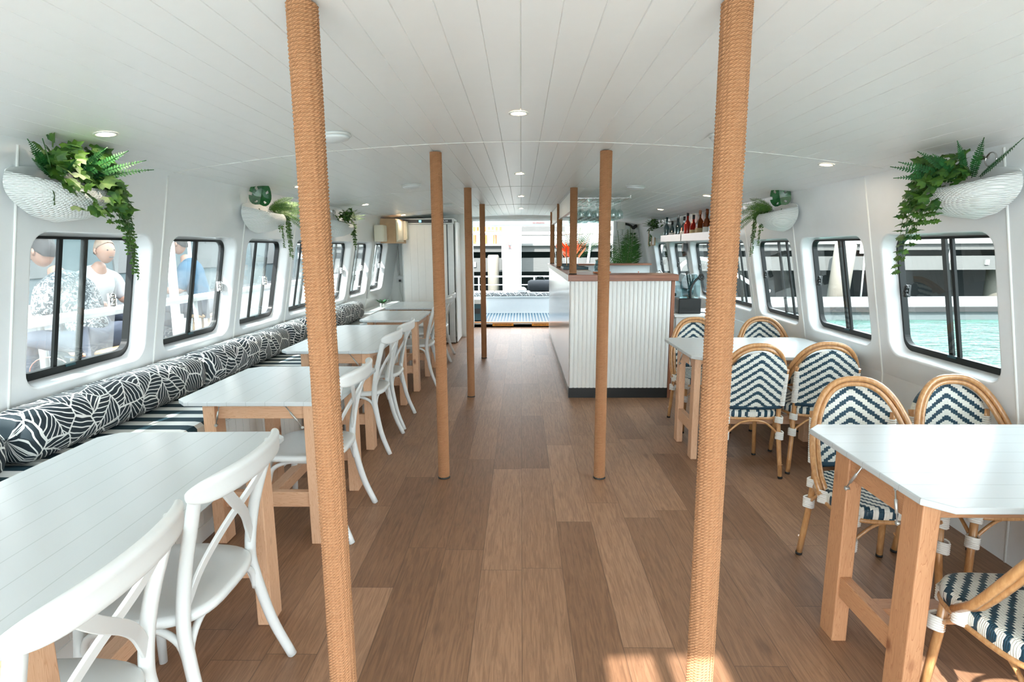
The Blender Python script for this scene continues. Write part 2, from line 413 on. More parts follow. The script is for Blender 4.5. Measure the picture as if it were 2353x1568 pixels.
def tag(o, label, cat, group=None):
    o['label'] = label; o['category'] = cat
    if group: o['group'] = group
    return o
def root(name, loc, rz, label, cat, group=None):
    o = bpy.data.objects.new(name, None); COL.objects.link(o); o.location = loc; o.rotation_euler = (0, 0, rz); o.empty_display_size = .1
    return tag(o, label, cat, group)
def struct(o): o['kind'] = 'structure'; return o
def copy_tree(o, parent=None):
    c = o.copy(); COL.objects.link(c); c.parent = parent
    for ch in list(o.children): copy_tree(ch, c)
    return c
def place(proto, used, loc, rz, label, group=None):
    o = proto if not used else copy_tree(proto)
    o.location = loc; o.rotation_euler = (0, 0, rz); o['label'] = label
    if group: o['group'] = group
    return o
def text(body, size, m, parent, loc, rote, ext=.001, name='lettering'):
    cu = bpy.data.curves.new(name, 'FONT'); cu.body = body; cu.size = size; cu.extrude = ext; cu.align_x = 'CENTER'; cu.align_y = 'CENTER'
    cu.materials.append(M[m]); t = bpy.data.objects.new(name, cu); COL.objects.link(t)
    dg = bpy.context.evaluated_depsgraph_get(); me = bpy.data.meshes.new_from_object(t.evaluated_get(dg)); bpy.data.objects.remove(t)
    o = bpy.data.objects.new(name, me); COL.objects.link(o); o.location = loc; o.rotation_euler = rote
    if parent: o.parent = parent
    return o
def arc(c, r, a0, a1, n, pl='xz', y=0):
    return [(c[0]+r*math.cos(a0+(a1-a0)*i/n), c[1]+r*math.sin(a0+(a1-a0)*i/n)) for i in range(n+1)]
def smooth_path(pts, n=6):
    P = [Vector(p) for p in pts]; P = [2*P[0]-P[1]]+P+[2*P[-1]-P[-2]]; out = []
    for i in range(1, len(P)-2):
        for k in range(n):
            t = k/n; a, b, c, d = P[i-1:i+3]
            out.append(.5*((2*b)+(-a+c)*t+(2*a-5*b+4*c-d)*t*t+(-a+3*b-3*c+d)*t**3))
    out.append(P[-2]); return out

# ---------------------------------------------------------------- geometry of the cabin
def ceil_z(x): return 2.085-.039*x*x
ZT = 1.93; SL = .19
def XR(y): return 1.975+.028*min(max(y, -1), 6)
def XL(y): return 1.975
def wx(side, y, z, off=0):
    X = XR(y) if side > 0 else XL(y)
    return side*(X+off+SL*(ZT-max(z, .7))+.05*max(0, .7-z))
Y0, YB = -.78, 10.6

# floor
b = MB(); b.box((-2.35, Y0, -.06), (2.5, YB, 0)); struct(b.build('floor', 'floor'))
# ceiling: tongue and groove boards along the boat, cambered across it
b = MB(); prof = []; W = .105; g = .0022; x = -23*W
while x < 2.45:
    for dx, dz in ((g, 0), (W-g, 0), (W, .004), (W+g*.01, .004)): prof.append((x+dx, ceil_z(x+dx)+dz))
    x += W
prof2 = [(p[0], p[1]+.05) for p in reversed(prof)]
vs = []; n = len(prof)
for yy in (Y0-.05, YB+.1): vs += [(p[0], yy, p[1]) for p in prof]+[(p[0], yy, p[1]) for p in prof2]
fs = []
m = 2*n
for i in range(m): j = (i+1) % m; fs.append((i, j, m+j, m+i))
fs += [tuple(range(m)), tuple(reversed(range(m, 2*m)))]
b.add(vs, fs); struct(b.build('ceiling', 'ceil'))
for k, yy in enumerate((3.275, 5.6, 7.9)):
    b = MB(); pts = [(-1.98+i*.1, yy, ceil_z(-1.98+i*.1)-.0005) for i in range(41)]
    b.tube(pts, .0025, 4); struct(b.build('trim_%d' % (k+1), 'white_paint'))

# walls with rounded, recessed window openings
def rrect(y0, y1, z0, z1, r, k=6):
    P = []
    for cy, cz, a0 in ((y1-r, z1-r, 0), (y0+r, z1-r, 90), (y0+r, z0+r, 180), (y1-r, z0+r, 270)):
        for i in range(k+1): a = R(a0+90*i/k); P.append((cy+r*math.cos(a), cz+r*math.sin(a)))
    return P
ZW0, ZW1 = .85, 1.56; ZL0, ZL1 = .885, 1.575
WINR = [(1.59, 2.42), (2.605, 3.44), (3.635, 4.475), (4.66, 5.505), (5.69, 6.53), (6.71, 7.55), (7.73, 8.57), (8.75, 9.58)]
WINL = [(1.41, 2.18), (2.36, 3.13), (3.31, 4.07), (4.24, 5.0), (5.16, 5.92), (6.10, 6.86), (7.03, 7.79), (7.98, 8.72)]
def build_wall(side, wins, z0, z1, yend, name):
    b = MB(); edges = [Y0]+[(wins[i][1]+wins[i+1][0])/2 for i in range(len(wins)-1)]+[wins[-1][1]+.1]
    edges[0] = Y0
    P = lambda y, z, off=0: (wx(side, y, z, off), y, z)
    def quad(ya, yb, za, zb):
        vs = [P(ya, za), P(yb, za), P(yb, zb), P(ya, zb)]; b.add(vs, [(0,1,2,3) if side < 0 else (3,2,1,0)])
    ztop = 1.99
    for i, (wa, wb) in enumerate(wins):
        ya, yb = (wa-.1, edges[i+1]) if i == 0 else (edges[i], edges[i+1])
        if i == 0: quad(Y0, ya, 0, .4); quad(Y0, ya, .4, .7); quad(Y0, ya, .7, ztop)
        quad(ya, yb, 0, .4); quad(ya, yb, .4, .7)
        zb0, zb1 = .7, ztop; k = 6; n = 4*(k+1)
        rings = []
        outer = []
        for c, (cy, cz) in enumerate(((yb, zb1), (ya, zb1), (ya, zb0), (yb, zb0))):
            nxt = [(yb, zb1), (ya, zb1), (ya, zb0), (yb, zb0)][(c+1) % 4]
            prv = [(yb, zb1), (ya, zb1), (ya, zb0), (yb, zb0)][c-1]
            for q in range(k+1):
                t = q/k
                if t <= .5: f = (.5-t)*.24; outer.append((cy+(prv[0]-cy)*f, cz+(prv[1]-cz)*f))
                else: f = (t-.5)*.24; outer.append((cy+(nxt[0]-cy)*f, cz+(nxt[1]-cz)*f))
        rings.append([(p[0], p[1], 0) for p in outer])
        for ins, dep in ((-.016, 0), (-.008, .002), (-.002, .008), (0, .016), (.026, .085), (.028, .11)):
            r = .085-ins*.6
            rings.append([(p[0], p[1], dep) for p in rrect(wa+ins, wb-ins, z0+ins, z1-ins*.6, r, k)])
        vs = [P(y, z, d) for ring in rings for (y, z, d) in ring]; fs = []
        fs0 = []
        for rI in range(len(rings)-1):
            for q in range(n):
                f = (rI*n+q, rI*n+(q+1) % n, (rI+1)*n+(q+1) % n, (rI+1)*n+q)
                if side > 0: f = tuple(reversed(f))
                (fs0 if rI == 0 else fs).append(f)
        b.add(vs, fs+fs0, True)
        for q in range(len(fs0)): b.sm[-1-q] = False
    quad(edges[-1], yend, 0, .4); quad(edges[-1], yend, .4, .7); quad(edges[-1], yend, .7, ztop)
    o = b.build(name, 'wall'); struct(o); return o
wl = build_wall(-1, WINL, ZL0, ZL1, 9.5, 'wall_left')
wr = build_wall(1, WINR, ZW0, ZW1, YB+.02, 'wall_right')

# vertical joint battens between the wall panels
tn = 4
for side, wins in ((-1, WINL), (1, WINR)):
    for i in range(len(wins)-1):
        y = (wins[i][1]+wins[i+1][0])/2; b = MB()
        pts = [(wx(side, y, z, -.0005), y, z) for z in (0, .4, .7, 1.0, 1.5, ceil_z(2)-.02)]
        b.tube(pts, .006, 6, True); struct(b.build('trim_%d' % tn, 'white_paint')); tn += 1

# windows: black frame, two sliding panes, uprights, latch
def window(idx, side, wa, wb, z0, z1, bars, latch):
    w = bpy.data.objects.new('window_%d' % idx, None); COL.objects.link(w); struct(w)
    ins = .024; P = lambda y, z, off: (wx(side, y, z, off), y, z)
    fa, fb, fz0, fz1 = wa+ins, wb-ins, z0+ins, z1-ins*.6; n = 28
    def ring(m, a, bb, c, d, r, off0, off1, wl_, wb_, wt_, name):
        o1 = rrect(a, bb, c, d, r); i1 = rrect(a+wl_, bb-wl_, c+wb_, d-wt_, max(.01, r-wl_))
        vs = [P(y, z, off0) for y, z in o1]+[P(y, z, off0) for y, z in i1]+[P(y, z, off1) for y, z in i1]+[P(y, z, off1) for y, z in o1]
        fs = []
        for q in range(n):
            q2 = (q+1) % n
            for A, B in ((0, 1), (1, 2), (2, 3), (3, 0)): fs.append((A*n+q, A*n+q2, B*n+q2, B*n+q))
        mb = MB(); mb.add(vs, fs, False); return mb.build(name, m, w)
    ring('black_metal', fa, fb, fz0, fz1, .07, .075, .11, .014, .036, .012, 'window_frame')
    def upright(y, wd, off):
        mb = MB(); a, c = fz0+.02, fz1-.006
        vs = []
        for (yy, zz, oo) in ((y-wd/2, a, off), (y+wd/2, a, off), (y+wd/2, c, off), (y-wd/2, c, off), (y-wd/2, a, off+.014), (y+wd/2, a, off+.014), (y+wd/2, c, off+.014), (y-wd/2, c, off+.014)): vs.append(P(yy, zz, oo))
        mb.add(vs, [(3,2,1,0),(4,5,6,7),(0,1,5,4),(1,2,6,5),(2,3,7,6),(3,0,4,7)]); mb.build('window_upright', 'black_metal', w)
    ys = sorted(bars)
    for k, y in enumerate(ys): upright(y, .030 if k == len(ys)-1 else .022, .083+.012*(k % 2))
    def pane(a, c, off):
        mb = MB(); zz0, zz1 = fz0+.02, fz1-.01
        mb.add([P(a, zz0, off), P(c, zz0, off), P(c, zz1, off), P(a, zz1, off)], [(0,1,2,3)]); mb.build('pane', 'glass' if side > 0 else 'glass_dusty', w)
    lo, hi = ys[0], ys[-1]
    if latch > (wa+wb)/2: pane(fa+.01, hi, .104); pane(lo, latch+.06, .091)
    else: pane(fa+.01, hi, .091); pane(lo, fb-.01, .104)
    # latch knob
    y = latch; z = 1.235; mb = MB(); p = Vector(P(y, z, .075)); s = side
    mb.cbox(p+Vector((s*.004, 0, 0)), (.012, .022, .07)); 
    for dz in (-.022, 0, .022): mb.lathe([(.004, 0), (.014, .004), (.016, .014), (.012, .022), (0, .023)], 10, Matrix.Translation(p+Vector((-s*.0, .004*(dz == 0), dz))) @ Matrix.Rotation(-s*PI/2, 4, 'Y'))
    mb.build('latch', 'black' if side > 0 else 'chrome', w)
    mb = MB(); q = Vector(P((lo+hi)/2, fz0+.030, .073)); mb.cbox(q, (.004, .06, .012)); mb.build('drain_tab', 'teal_tray', w)
    return w
idx = 1
BL = [(1.6, 1.8), (2.606, 2.771), (3.70, 3.73), (4.555, 4.786), (5.498, 5.668), (6.40, 6.58), (7.32, 7.47), (8.25, 8.45)]
LL = [2.0, 2.942, 4.02, 4.74, 5.82, 6.80, 7.66, 8.62]
for (a, c), bars, l in zip(WINL, BL, LL): window(idx, -1, a, c, ZL0, ZL1, bars, l); idx += 1
BR = [(1.9, 2.0), (2.977, 3.05), (4.02, 4.089), (4.92, 5.11), (6.06, 6.207), (7.0, 7.12), (8.0, 8.1), (9.05, 9.15)]
for (a, c), bars in zip(WINR, BR): window(idx, 1, a, c, ZW0, ZW1, bars, c-.10); idx += 1

# bulkheads at the far end, each side of the stern doorway
b = MB()
for i in range(12):
    x0 = -2.3+i*.115; b.box((x0+.002, 9.45, 0), (min(x0+.113, -.93), 9.5, 2.07))
b.box((-2.3, 9.456, 0), (-.93, 9.5, 2.07)); struct(b.build('wall_back_left', 'white_paint'))
b = MB(); b.box((-.96, 9.5, 0), (-.92, YB, 2.09)); struct(b.build('wall_back_side', 'white_paint'))
b = MB(); b.box((1.74, YB-.02, 0), (2.5, YB+.03, 2.08)); b.box((-.96, YB-.01, 2.0), (1.76, YB+.05, 2.09)); struct(b.build('wall_back_right', 'white_paint'))
b = MB(); b.box((1.70, YB-.05, 0), (1.745, YB+.06, 2.02)); b.box((-.93, YB-.05, 0), (-.895, YB+.06, 2.02)); b.box((-.93, YB-.04, 1.985), (1.745, YB+.06, 2.02)); struct(b.build('trim_30', 'alu'))

# ---------------------------------------------------------------- rope-wrapped posts
def rope_post(x, y, z0, z1, label, seg=40):
    P = .0088; r0 = .0325; nz = int((z1-z0)/P*7); vs = []; fs = []
    for i in range(nz+1):
        z = (z1-z0)*i/nz
        for k in range(seg):
            ph = (z/P - k/seg) % 1.0
            u_ = 2*PI*k/seg*.036/.0108-ph*1.0; r = r0+(.0045*math.sqrt(max(0, 1-(2*ph-1)**2)))*(.82+.18*math.sin(2*PI*u_))+.0007*math.sin(k*.9+z*11)+.0005*math.sin(k*2.1-z*37)
            a = 2*PI*k/seg; vs.append((r*math.cos(a), r*math.sin(a), z))
    for i in range(nz):
        for k in range(seg): fs.append((i*seg+k, i*seg+(k+1) % seg, (i+1)*seg+(k+1) % seg, (i+1)*seg+k))
    fs += [tuple(reversed(range(seg))), tuple(nz*seg+k for k in range(seg))]
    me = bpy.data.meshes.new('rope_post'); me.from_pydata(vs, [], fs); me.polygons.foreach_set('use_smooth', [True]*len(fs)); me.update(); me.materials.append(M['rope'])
    t = root('rope_wrapped_post', (x, y, z0), 0, label, 'post', 'rope wrapped posts')
    def mk(kind='rope'):
        o = bpy.data.objects.new('rope_wrap', me); COL.objects.link(o); o.parent = t
        c = MB(); c.lathe([(.030, -.0), (.041, 0), (.041, .004), (.036, .010)], 24); c.build('base_collar', 'black', t)
    mk(); return t, me
posts = [(-.515, 1.425, 'nearest rope wrapped post on the left, running from ceiling past the bottom of the view'),
         (.512, 1.445, 'nearest rope wrapped post on the right, with sunlight on its foot'),
         (-.514, 3.51, 'second rope wrapped post on the left, standing on open floor'),
         (.512, 3.51, 'rope wrapped post on open floor just in front of the ribbed bar'),
         (-.513, 5.55, 'third rope wrapped post on the left side of the aisle'),
         (-.513, 7.58, 'farthest rope wrapped post on the left of the aisle, near the stern door')]
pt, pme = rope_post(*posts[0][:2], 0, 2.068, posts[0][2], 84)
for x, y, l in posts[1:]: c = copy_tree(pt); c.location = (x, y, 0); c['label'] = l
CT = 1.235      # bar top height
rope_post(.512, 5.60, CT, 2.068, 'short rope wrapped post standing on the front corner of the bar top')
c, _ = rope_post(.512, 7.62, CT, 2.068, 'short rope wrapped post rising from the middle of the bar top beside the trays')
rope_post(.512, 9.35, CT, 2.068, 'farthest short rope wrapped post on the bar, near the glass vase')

# ---------------------------------------------------------------- tables (local: boards along y, legs in pairs at both ends)
def table(L, Wd, label, fir=False, xs=(-.25, .25), pair=.17, lw=.06, ld=.095, inset=.05, cham=.06, group='white topped pine tables'):
    t = root('dining_table', (0, 0, 0), 0, label, 'table', group)
    H = .768; th = .022; hx, hy = Wd/2, L/2; c = cham
    p = 'fir' if fir else 'pine'
    out = [(-hx+c, -hy), (hx-c, -hy), (hx, -hy+c), (hx, hy-c), (hx-c, hy), (-hx+c, hy), (-hx, hy-c), (-hx, -hy+c)]
    b = MB(); b.prism(out, H-th, H); b.build('tabletop', 'topy', t, .004)
    zt = H-th; yl = hy-inset-ld/2
    for s in (-1, 1):
        for x in xs:
            b = MB(); b.box((x-lw/2, s*yl-ld/2, 0), (x+lw/2, s*yl+ld/2, zt)); b.build('leg', p+'z', t, .004)
        b = MB(); b.box((xs[0]+lw/2, s*yl-.02, zt-.085), (xs[1]-lw/2, s*yl+.02, zt-.0005)); b.build('end_rail', p+'x', t, .003)
        b = MB(); b.box((xs[0]+lw/2, s*yl-.02, .19), (xs[1]-lw/2, s*yl+.02, .27)); b.build('cross_rail', p+'x', t, .003)
        for q in (-1, 1):
            b = MB(); xl = xs[1] if q > 0 else xs[0]; yy = s*(yl+ld/2+.006)
            a = (xl-q*(lw/2+.085), yy, zt-.006); e = (xl-q*(lw/2+.004), yy, zt-.12)
            if q < 0: a = (xl+lw/2+.03, yy, zt-.006); e = (xl+lw/2+.004, yy, zt-.11)
            A, E = Vector(a), Vector(e)
            b.tube([A, A.lerp(E, .3), A.lerp(E, .31), A.lerp(E, .72), A.lerp(E, .73), E], [.0025, .0025, .005, .005, .0025, .0025], 6)
            for pnt in (A, E): b.tube([pnt+Vector((.007*math.cos(a_), 0, .007*math.sin(a_))) for a_ in [PI/3*i for i in range(6)]], .002, 5, closed=True)
            b.tube([E+Vector((0, -s*.012, 0)), E+Vector((0, s*.004, 0))], .006, 8)
            b.build('turnbuckle', 'galv', t)
    b = MB(); b.box(((xs[0]+xs[1])/2-.03, -yl+.02, .20), ((xs[0]+xs[1])/2+.03, yl-.02, .26)); b.build('stretcher', p+'y', t, .003)
    for x in xs: b = MB(); b.box((x-.015, -yl+ld/2, zt-.06), (x+.015, yl-ld/2, zt-.0005)); b.build('side_rail', p+'y', t, .002)
    return t
def put(o, loc, rz): o.location = loc; o.rotation_euler = (0, 0, rz)
GT = 'pine tables beside the bench'
put(table(1.27, .74, 'nearest table with white boards at the lower left beside the striped bench', xs=(-.26, .275), group=GT), (-1.30, 1.53, 0), R(1.2))
put(table(.83, .80, 'short white topped table second from the camera on the bench side', group=GT), (-1.30, 3.02, 0), 0)
put(table(1.40, .72, 'long white topped table in the middle of the bench side with two chairs', xs=(-.19, .26), group=GT), (-1.40, 4.66, 0), 0)
put(table(.90, .62, 'fourth table along the bench with rounded white corners', xs=(-.2, .26), group=GT), (-1.37, 6.14, 0), 0)
put(table(.84, .68, 'farthest white topped table, in front of the tall fridge', group=GT), (-1.36, 7.30, 0), 0)
GR = 'tables on the window side with rattan chairs'
put(table(1.02, .76, 'nearest table on the right with reddish trestle legs and rattan chairs around it', True, xs=(-.265, .115), lw=.09, ld=.055, inset=.02, group=GR), (1.68, 1.885, 0), R(90))
put(table(1.12, .84, 'white topped table next to the ribbed bar with rattan chairs around it', xs=(-.25, .115), lw=.08, ld=.045, group=GR), (1.715, 4.12, 0), R(90))

# ---------------------------------------------------------------- white cross-back chairs (front is +y)
def crossback():
    t = root('crossback_chair', (0, 0, 0), 0, 'white plastic cross-back chair', 'chair', 'white cross-back chairs along the aisle')
    m = 'white_plastic'
    for s in (-1, 1):
        b = MB(); pts = smooth_path([(s*.235, -.265, 0), (s*.222, -.205, .16), (s*.205, -.165, .36), (s*.200, -.16, .46), (s*.205, -.185, .62), (s*.222, -.235, .80), (s*.226, -.247, .845)], 5)
        b.tube(pts, [.0165+.0025*math.sin(PI*i/(len(pts)-1)) for i in range(len(pts))], 12); b.build('rear_leg', m, t)
        b = MB(); b.tube([(s*.165, .17, .43), (s*.18, .185, .2), (s*.19, .195, 0)], [.018, .017, .014], 12); b.build('front_leg', m, t)
    # seat: rounded saddle plate, notched at the back posts
    out = []; 
    for i in range(40):
        a = 2*PI*i/40; cx_, sx_ = math.cos(a), math.sin(a)
        rx = .225*abs(cx_)**.55*(1 if cx_ > 0 else -1); ry = .215*abs(sx_)**.55*(1 if sx_ > 0 else -1)
        rx *= 1-.10*max(0, -ry/.215); out.append((rx, ry+.005))
    b = MB(); n = len(out); vs = []
    levels = [(.90, .428), (.985, .432), (1, .442), (.99, .455), (.93, .462), (.6, .453), (.01, .450)]
    for f, z in levels: vs += [(x*f, y*f, z) for x, y in out]
    fs = [tuple(reversed(range(n)))]
    for l in range(len(levels)-1):
        for k in range(n): fs.append((l*n+k, l*n+(k+1) % n, (l+1)*n+(k+1) % n, (l+1)*n+k))
    b.add(vs, fs, True); b.sm[0] = False; b.build('seat', m, t)
    # top rail: broad curved band with rolled upper edge, wrapping the posts
    b = MB(); N = 22; vs = []; prof = [(0, -.030), (.010, -.034), (.016, -.02), (.012, .012), (.020, .030), (.010, .044), (-.006, .044), (-.012, .030), (-.006, .01), (-.006, -.022)]
    for i in range(N+1):
        u = -1+2*i/N; x = .262*math.sin(u*1.12)/math.sin(1.12); y = -.238-.070*(1-u*u)**.9 if abs(u) < 1 else -.238
        k = (1-abs(u)**6*.65)
        nx = -(2*u*.07)/.262; nrm = Vector((u*.45, -1, 0)).normalized()
        for d, h in prof: p = Vector((x, y, .85)) + nrm*(d*k)+Vector((0, 0, h*k)); vs.append(p)
    m_ = len(prof); fs = [tuple(range(m_)), tuple(reversed([N*m_+q for q in range(m_)]))]
    for i in range(N):
        for q in range(m_): fs.append((i*m_+(q+1) % m_, i*m_+q, (i+1)*m_+q, (i+1)*m_+(q+1) % m_))
    b.add(vs, fs, True); o = b.build('top_rail', m, t); sb = o.modifiers.new('smooth', 'SUBSURF'); sb.levels = 1; sb.render_levels = 1
    # crossing back straps
    for s in (-1, 1):
        b = MB(); pts = smooth_path([(s*.150, -.282, .835), (s*.07, -.262, .76), (-s*.05, -.222+.004*s, .665), (-s*.14, -.188, .58), (-s*.196, -.168, .49)], 5)
        vs = []; n_ = len(pts)
        for i, p in enumerate(pts):
            d = (pts[min(i+1, n_-1)]-pts[max(i-1, 0)]).normalized(); w = d.cross(Vector((0, 1, .2))).normalized(); nn = w.cross(d)
            for aa, bb in ((-.017, -.005), (.017, -.005), (.017, .005), (-.017, .005)): vs.append(p+w*aa+nn*bb)
        fs = [(0, 1, 2, 3), tuple(n_*4-4+q for q in (3, 2, 1, 0))]
        for i in range(n_-1):
            for q in range(4): fs.append((i*4+(q+1) % 4, i*4+q, i*4+4+q, i*4+4+(q+1) % 4))
        b.add(vs, fs); b.build('cross_strap', m, t, .002)
    # bent hoop braces under the seat
    for a, c, nm in (((-.17, .17), (.17, .17), 0), ((-.20, -.165), (.20, -.165), 1)):
        b = MB(); b.tube(smooth_path([(a[0], a[1], .30), (a[0]*.92, a[1], .37), (a[0]*.6, a[1]*.98, .415), (0, a[1]*.96, .425), (c[0]*.6, c[1]*.98, .415), (c[0]*.92, c[1], .37), (c[0], c[1], .30)], 4), .011, 8); b.build('hoop_brace', m, t)
    for s in (-1, 1):
        b = MB(); b.tube(smooth_path([(s*.17, .17, .30), (s*.185, .14, .38), (s*.19, .07, .418), (s*.19, 0, .425), (s*.195, -.08, .418), (s*.2, -.14, .38), (s*.205, -.165, .30)], 4), .011, 8); b.build('hoop_brace', m, t)
    return t
cb = crossback()
CB = [(-1.115, 1.06, 92, 'white cross-back chair cut off by the bottom left corner of the view'),
      (-1.125, 1.63, 90, 'white cross-back chair at the right end of the nearest table, whole back visible'),
      (-1.14, 2.90, 90, 'white cross-back chair at the second table, half hidden behind the nearest left post'),
      (-1.235, 4.16, 90, 'nearer of two white cross-back chairs at the long middle table'),
      (-1.245, 4.73, 90, 'farther of two white cross-back chairs at the long middle table'),
      (-1.19, 6.20, 90, 'white cross-back chair at the fourth table, half hidden by the second left post'),
      (-1.20, 7.06, 90, 'nearer white cross-back chair at the farthest table, mostly hidden by the post'),
      (-1.22, 7.62, 90, 'farthest white cross-back chair, next to the tall fridge')]
for i, (x, y, a, l) in enumerate(CB): place(cb, i, (x, y, 0), R(a), l)

# ---------------------------------------------------------------- rattan bistro chairs (front is +y)
def bistro():
    t = root('rattan_chair', (0, 0, 0), 0, 'rattan bistro chair', 'chair', 'blue and white woven rattan chairs')
    # woven seat
    out = []
    for i in range(44):
        a = 2*PI*i/44; c_, s_ = math.cos(a), math.sin(a)
        rx = .225*abs(c_)**.5*(1 if c_ > 0 else -1); ry = .205*abs(s_)**.5*(1 if s_ > 0 else -1)
        rx *= 1-.12*max(0, -ry/.205); out.append((rx, ry))
    b = MB(); n = len(out); vs = []; lv = [(.94, .395), (.985, .402), (1.0, .42), (1.0, .437), (.975, .452), (.93, .457), (.5, .452), (.01, .450)]
    for f, z in lv: vs += [(x*f, y*f, z) for x, y in out]
    fs = [tuple(reversed(range(n)))]
    for l in range(len(lv)-1):
        for k in range(n): fs.append((l*n+k, l*n+(k+1) % n, (l+1)*n+(k+1) % n, (l+1)*n+k))
    b.add(vs, fs, True); b.sm[0] = False; b.build('seat', 'weave_seat', t)
    # woven back: arched, slightly hollow panel
    def hw(v):      # half width at relative height v 0..1
        return .172+.022*v if v < .55 else (.184)*math.sqrt(max(0, 1-((v-.55)/.45)**2))
    b = MB(); NV, NU = 22, 16; vs = []
    for side in (0, 1):
        for j in range(NV+1):
            v = j/NV; w = hw(min(v, .999)) if v < 1 else .004
            for i in range(NU+1):
                u = -1+2*i/NU; x = u*w; z = .475+.375*v; y = -.195-.06*v-.030*(1-(x/.2)**2)
                vs.append((x, y+(.011 if side else -.011), z))
    st = (NV+1)*(NU+1); fs = []
    for j in range(NV):
        for i in range(NU):
            a = j*(NU+1)+i; fs.append((a, a+1, a+NU+2, a+NU+1)); fs.append((st+a+1, st+a, st+a+NU+1, st+a+NU+2))
    for j in range(NV):
        a = j*(NU+1); fs.append((a+NU+1, st+a+NU+1, st+a, a)); a += NU; fs.append((a, st+a, st+a+NU+1, a+NU+1))
    for i in range(NU): fs.append((i+1, i, st+i, st+i+1))
    b.add(vs, fs, True); b.build('backrest', 'weave_back', t)
    # bound lower edge and sides of the back
    b = MB(); b.tube([(-.17, -.205, .478), (-.08, -.222, .478), (.08, -.222, .478), (.17, -.205, .478)], .016, 8); b.build('back_hem', 'navy', t)
    for s in (-1, 1):
        b = MB()
        for k in range(22): z = .49+k*.0098; b.tube([(s*.176+.017*math.cos(a), -.205-.12*(z-.47)+.017*math.sin(a), z) for a in [2*PI*q/8 for q in range(8)]], .0048, 5, closed=True)
        b.build('side_binding', 'binding', t)
    # legs
    for s in (-1, 1):
        b = MB(); pts = [(s*.19, -.235, .012), (s*.172, -.205, .30), (s*.168, -.195, .46), (s*.176, -.222, .64), (s*.180, -.24, .73)]
        b.tube(smooth_path(pts, 3), .0145, 10); b.tube([(s*.1885, -.233, .09), (s*.1878, -.232, .093)], .0152, 10)
        lg = b.build('rear_leg', 'rattan', t)
        b = MB(); b.tube([(s*.191, -.2365, -.0), (s*.19, -.235, .014)], .0155, 10); b.build('rubber_foot', 'rubber', lg)
        b = MB(); b.tube([(s*.19, .19, .012), (s*.175, .172, .25), (s*.17, .165, .41)], .0145, 10); lg = b.build('front_leg', 'rattan', t)
        b = MB(); b.tube([(s*.191, .191, 0), (s*.19, .19, .014)], .0155, 10); b.build('rubber_foot', 'rubber', lg)
    # double hoop around the back, ending on the seat sides
    def hoop(e, r):
        pts = []
        for i in range(33):
            a = PI*i/32; x = math.cos(a); h = math.sin(a)
            X = (.212+e)*(abs(x)**.80)*(1 if x > 0 else -1)
            z = .43+(.43+e)*h**.88
            y = .03-.285*(h**.62)+.012*h
            pts.append((X, y, z))
        return pts
    b = MB(); b.tube(hoop(.028, 0), .0135, 10); b.build('outer_hoop', 'rattan', t)
    b = MB(); b.tube(hoop(.003, 0), .0115, 10); b.build('inner_hoop', 'rattan', t)
    # seat ring and arched braces
    b = MB(); b.tube([(x*.97, y*.97, .396) for x, y in out], .011, 8, closed=True); b.build('seat_ring', 'rattan', t)
    for (p, q) in (((-.178, -.215), (.178, -.215)), ((-.178, .175), (.178, .175)), ((-.178, -.215), (-.178, .175)), ((.178, -.215), (.178, .175))):
        P_, Q = Vector((*p, 0)), Vector((*q, 0)); pts = []
        for f, z in ((0, .285), (.12, .33), (.28, .372), (.5, .385), (.72, .372), (.88, .33), (1, .285)): v = P_.lerp(Q, f); pts.append((v.x*.97, v.y*.97, z))
        b = MB(); b.tube(smooth_path(pts, 3), .0075, 7); b.build('arched_brace', 'rattan', t)
    # white cord lashings
    def lash(c, r, z0, k, tilt=(0, 0)):
        b = MB()
        for j in range(k):
            z = z0+j*.0085; b.tube([(c[0]+r*math.cos(a)+tilt[0]*j, c[1]+r*math.sin(a)+tilt[1]*j, z+.003*math.sin(a*2)) for a in [2*PI*q_/10 for q_ in range(10)]], .005, 5, closed=True)
        b.build('cord_lashing', 'binding', t)
    for s in (-1, 1):
        lash((s*.176, -.212), .022, .265, 6); lash((s*.171, -.20), .022, .372, 5)
        lash((s*.181, .18), .022, .265, 6); lash((s*.172, .168), .024, .372, 6)
        lash((s*.225, .02), .020, .396, 7)
    return t
bi = bistro()
BI = [(1.50, 3.735, 0, 'left rattan chair with its back to the camera at the table beside the bar'),
      (2.00, 3.78, -9, 'right rattan chair with its back to the camera, close to the windows'),
      (1.50, 4.60, 180, 'rattan chair on the far side of the farther table, half hidden by the rope post'),
      (2.08, 4.64, 178, 'rattan chair facing the camera on the far side of the farther table, near the window'),
      (1.545, 2.335, 177, 'rattan chair facing the camera at the nearest right table, left one of the pair'),
      (2.045, 2.375, 182, 'rattan chair facing the camera at the nearest right table, beside the window wall'),
      (1.525, 1.49, -4, 'rattan chair cut off at the lower right corner with sunlight on its woven seat'),]
for i, (x, y, a, l) in enumerate(BI): place(bi, i, (x, y, 0), R(a), l)

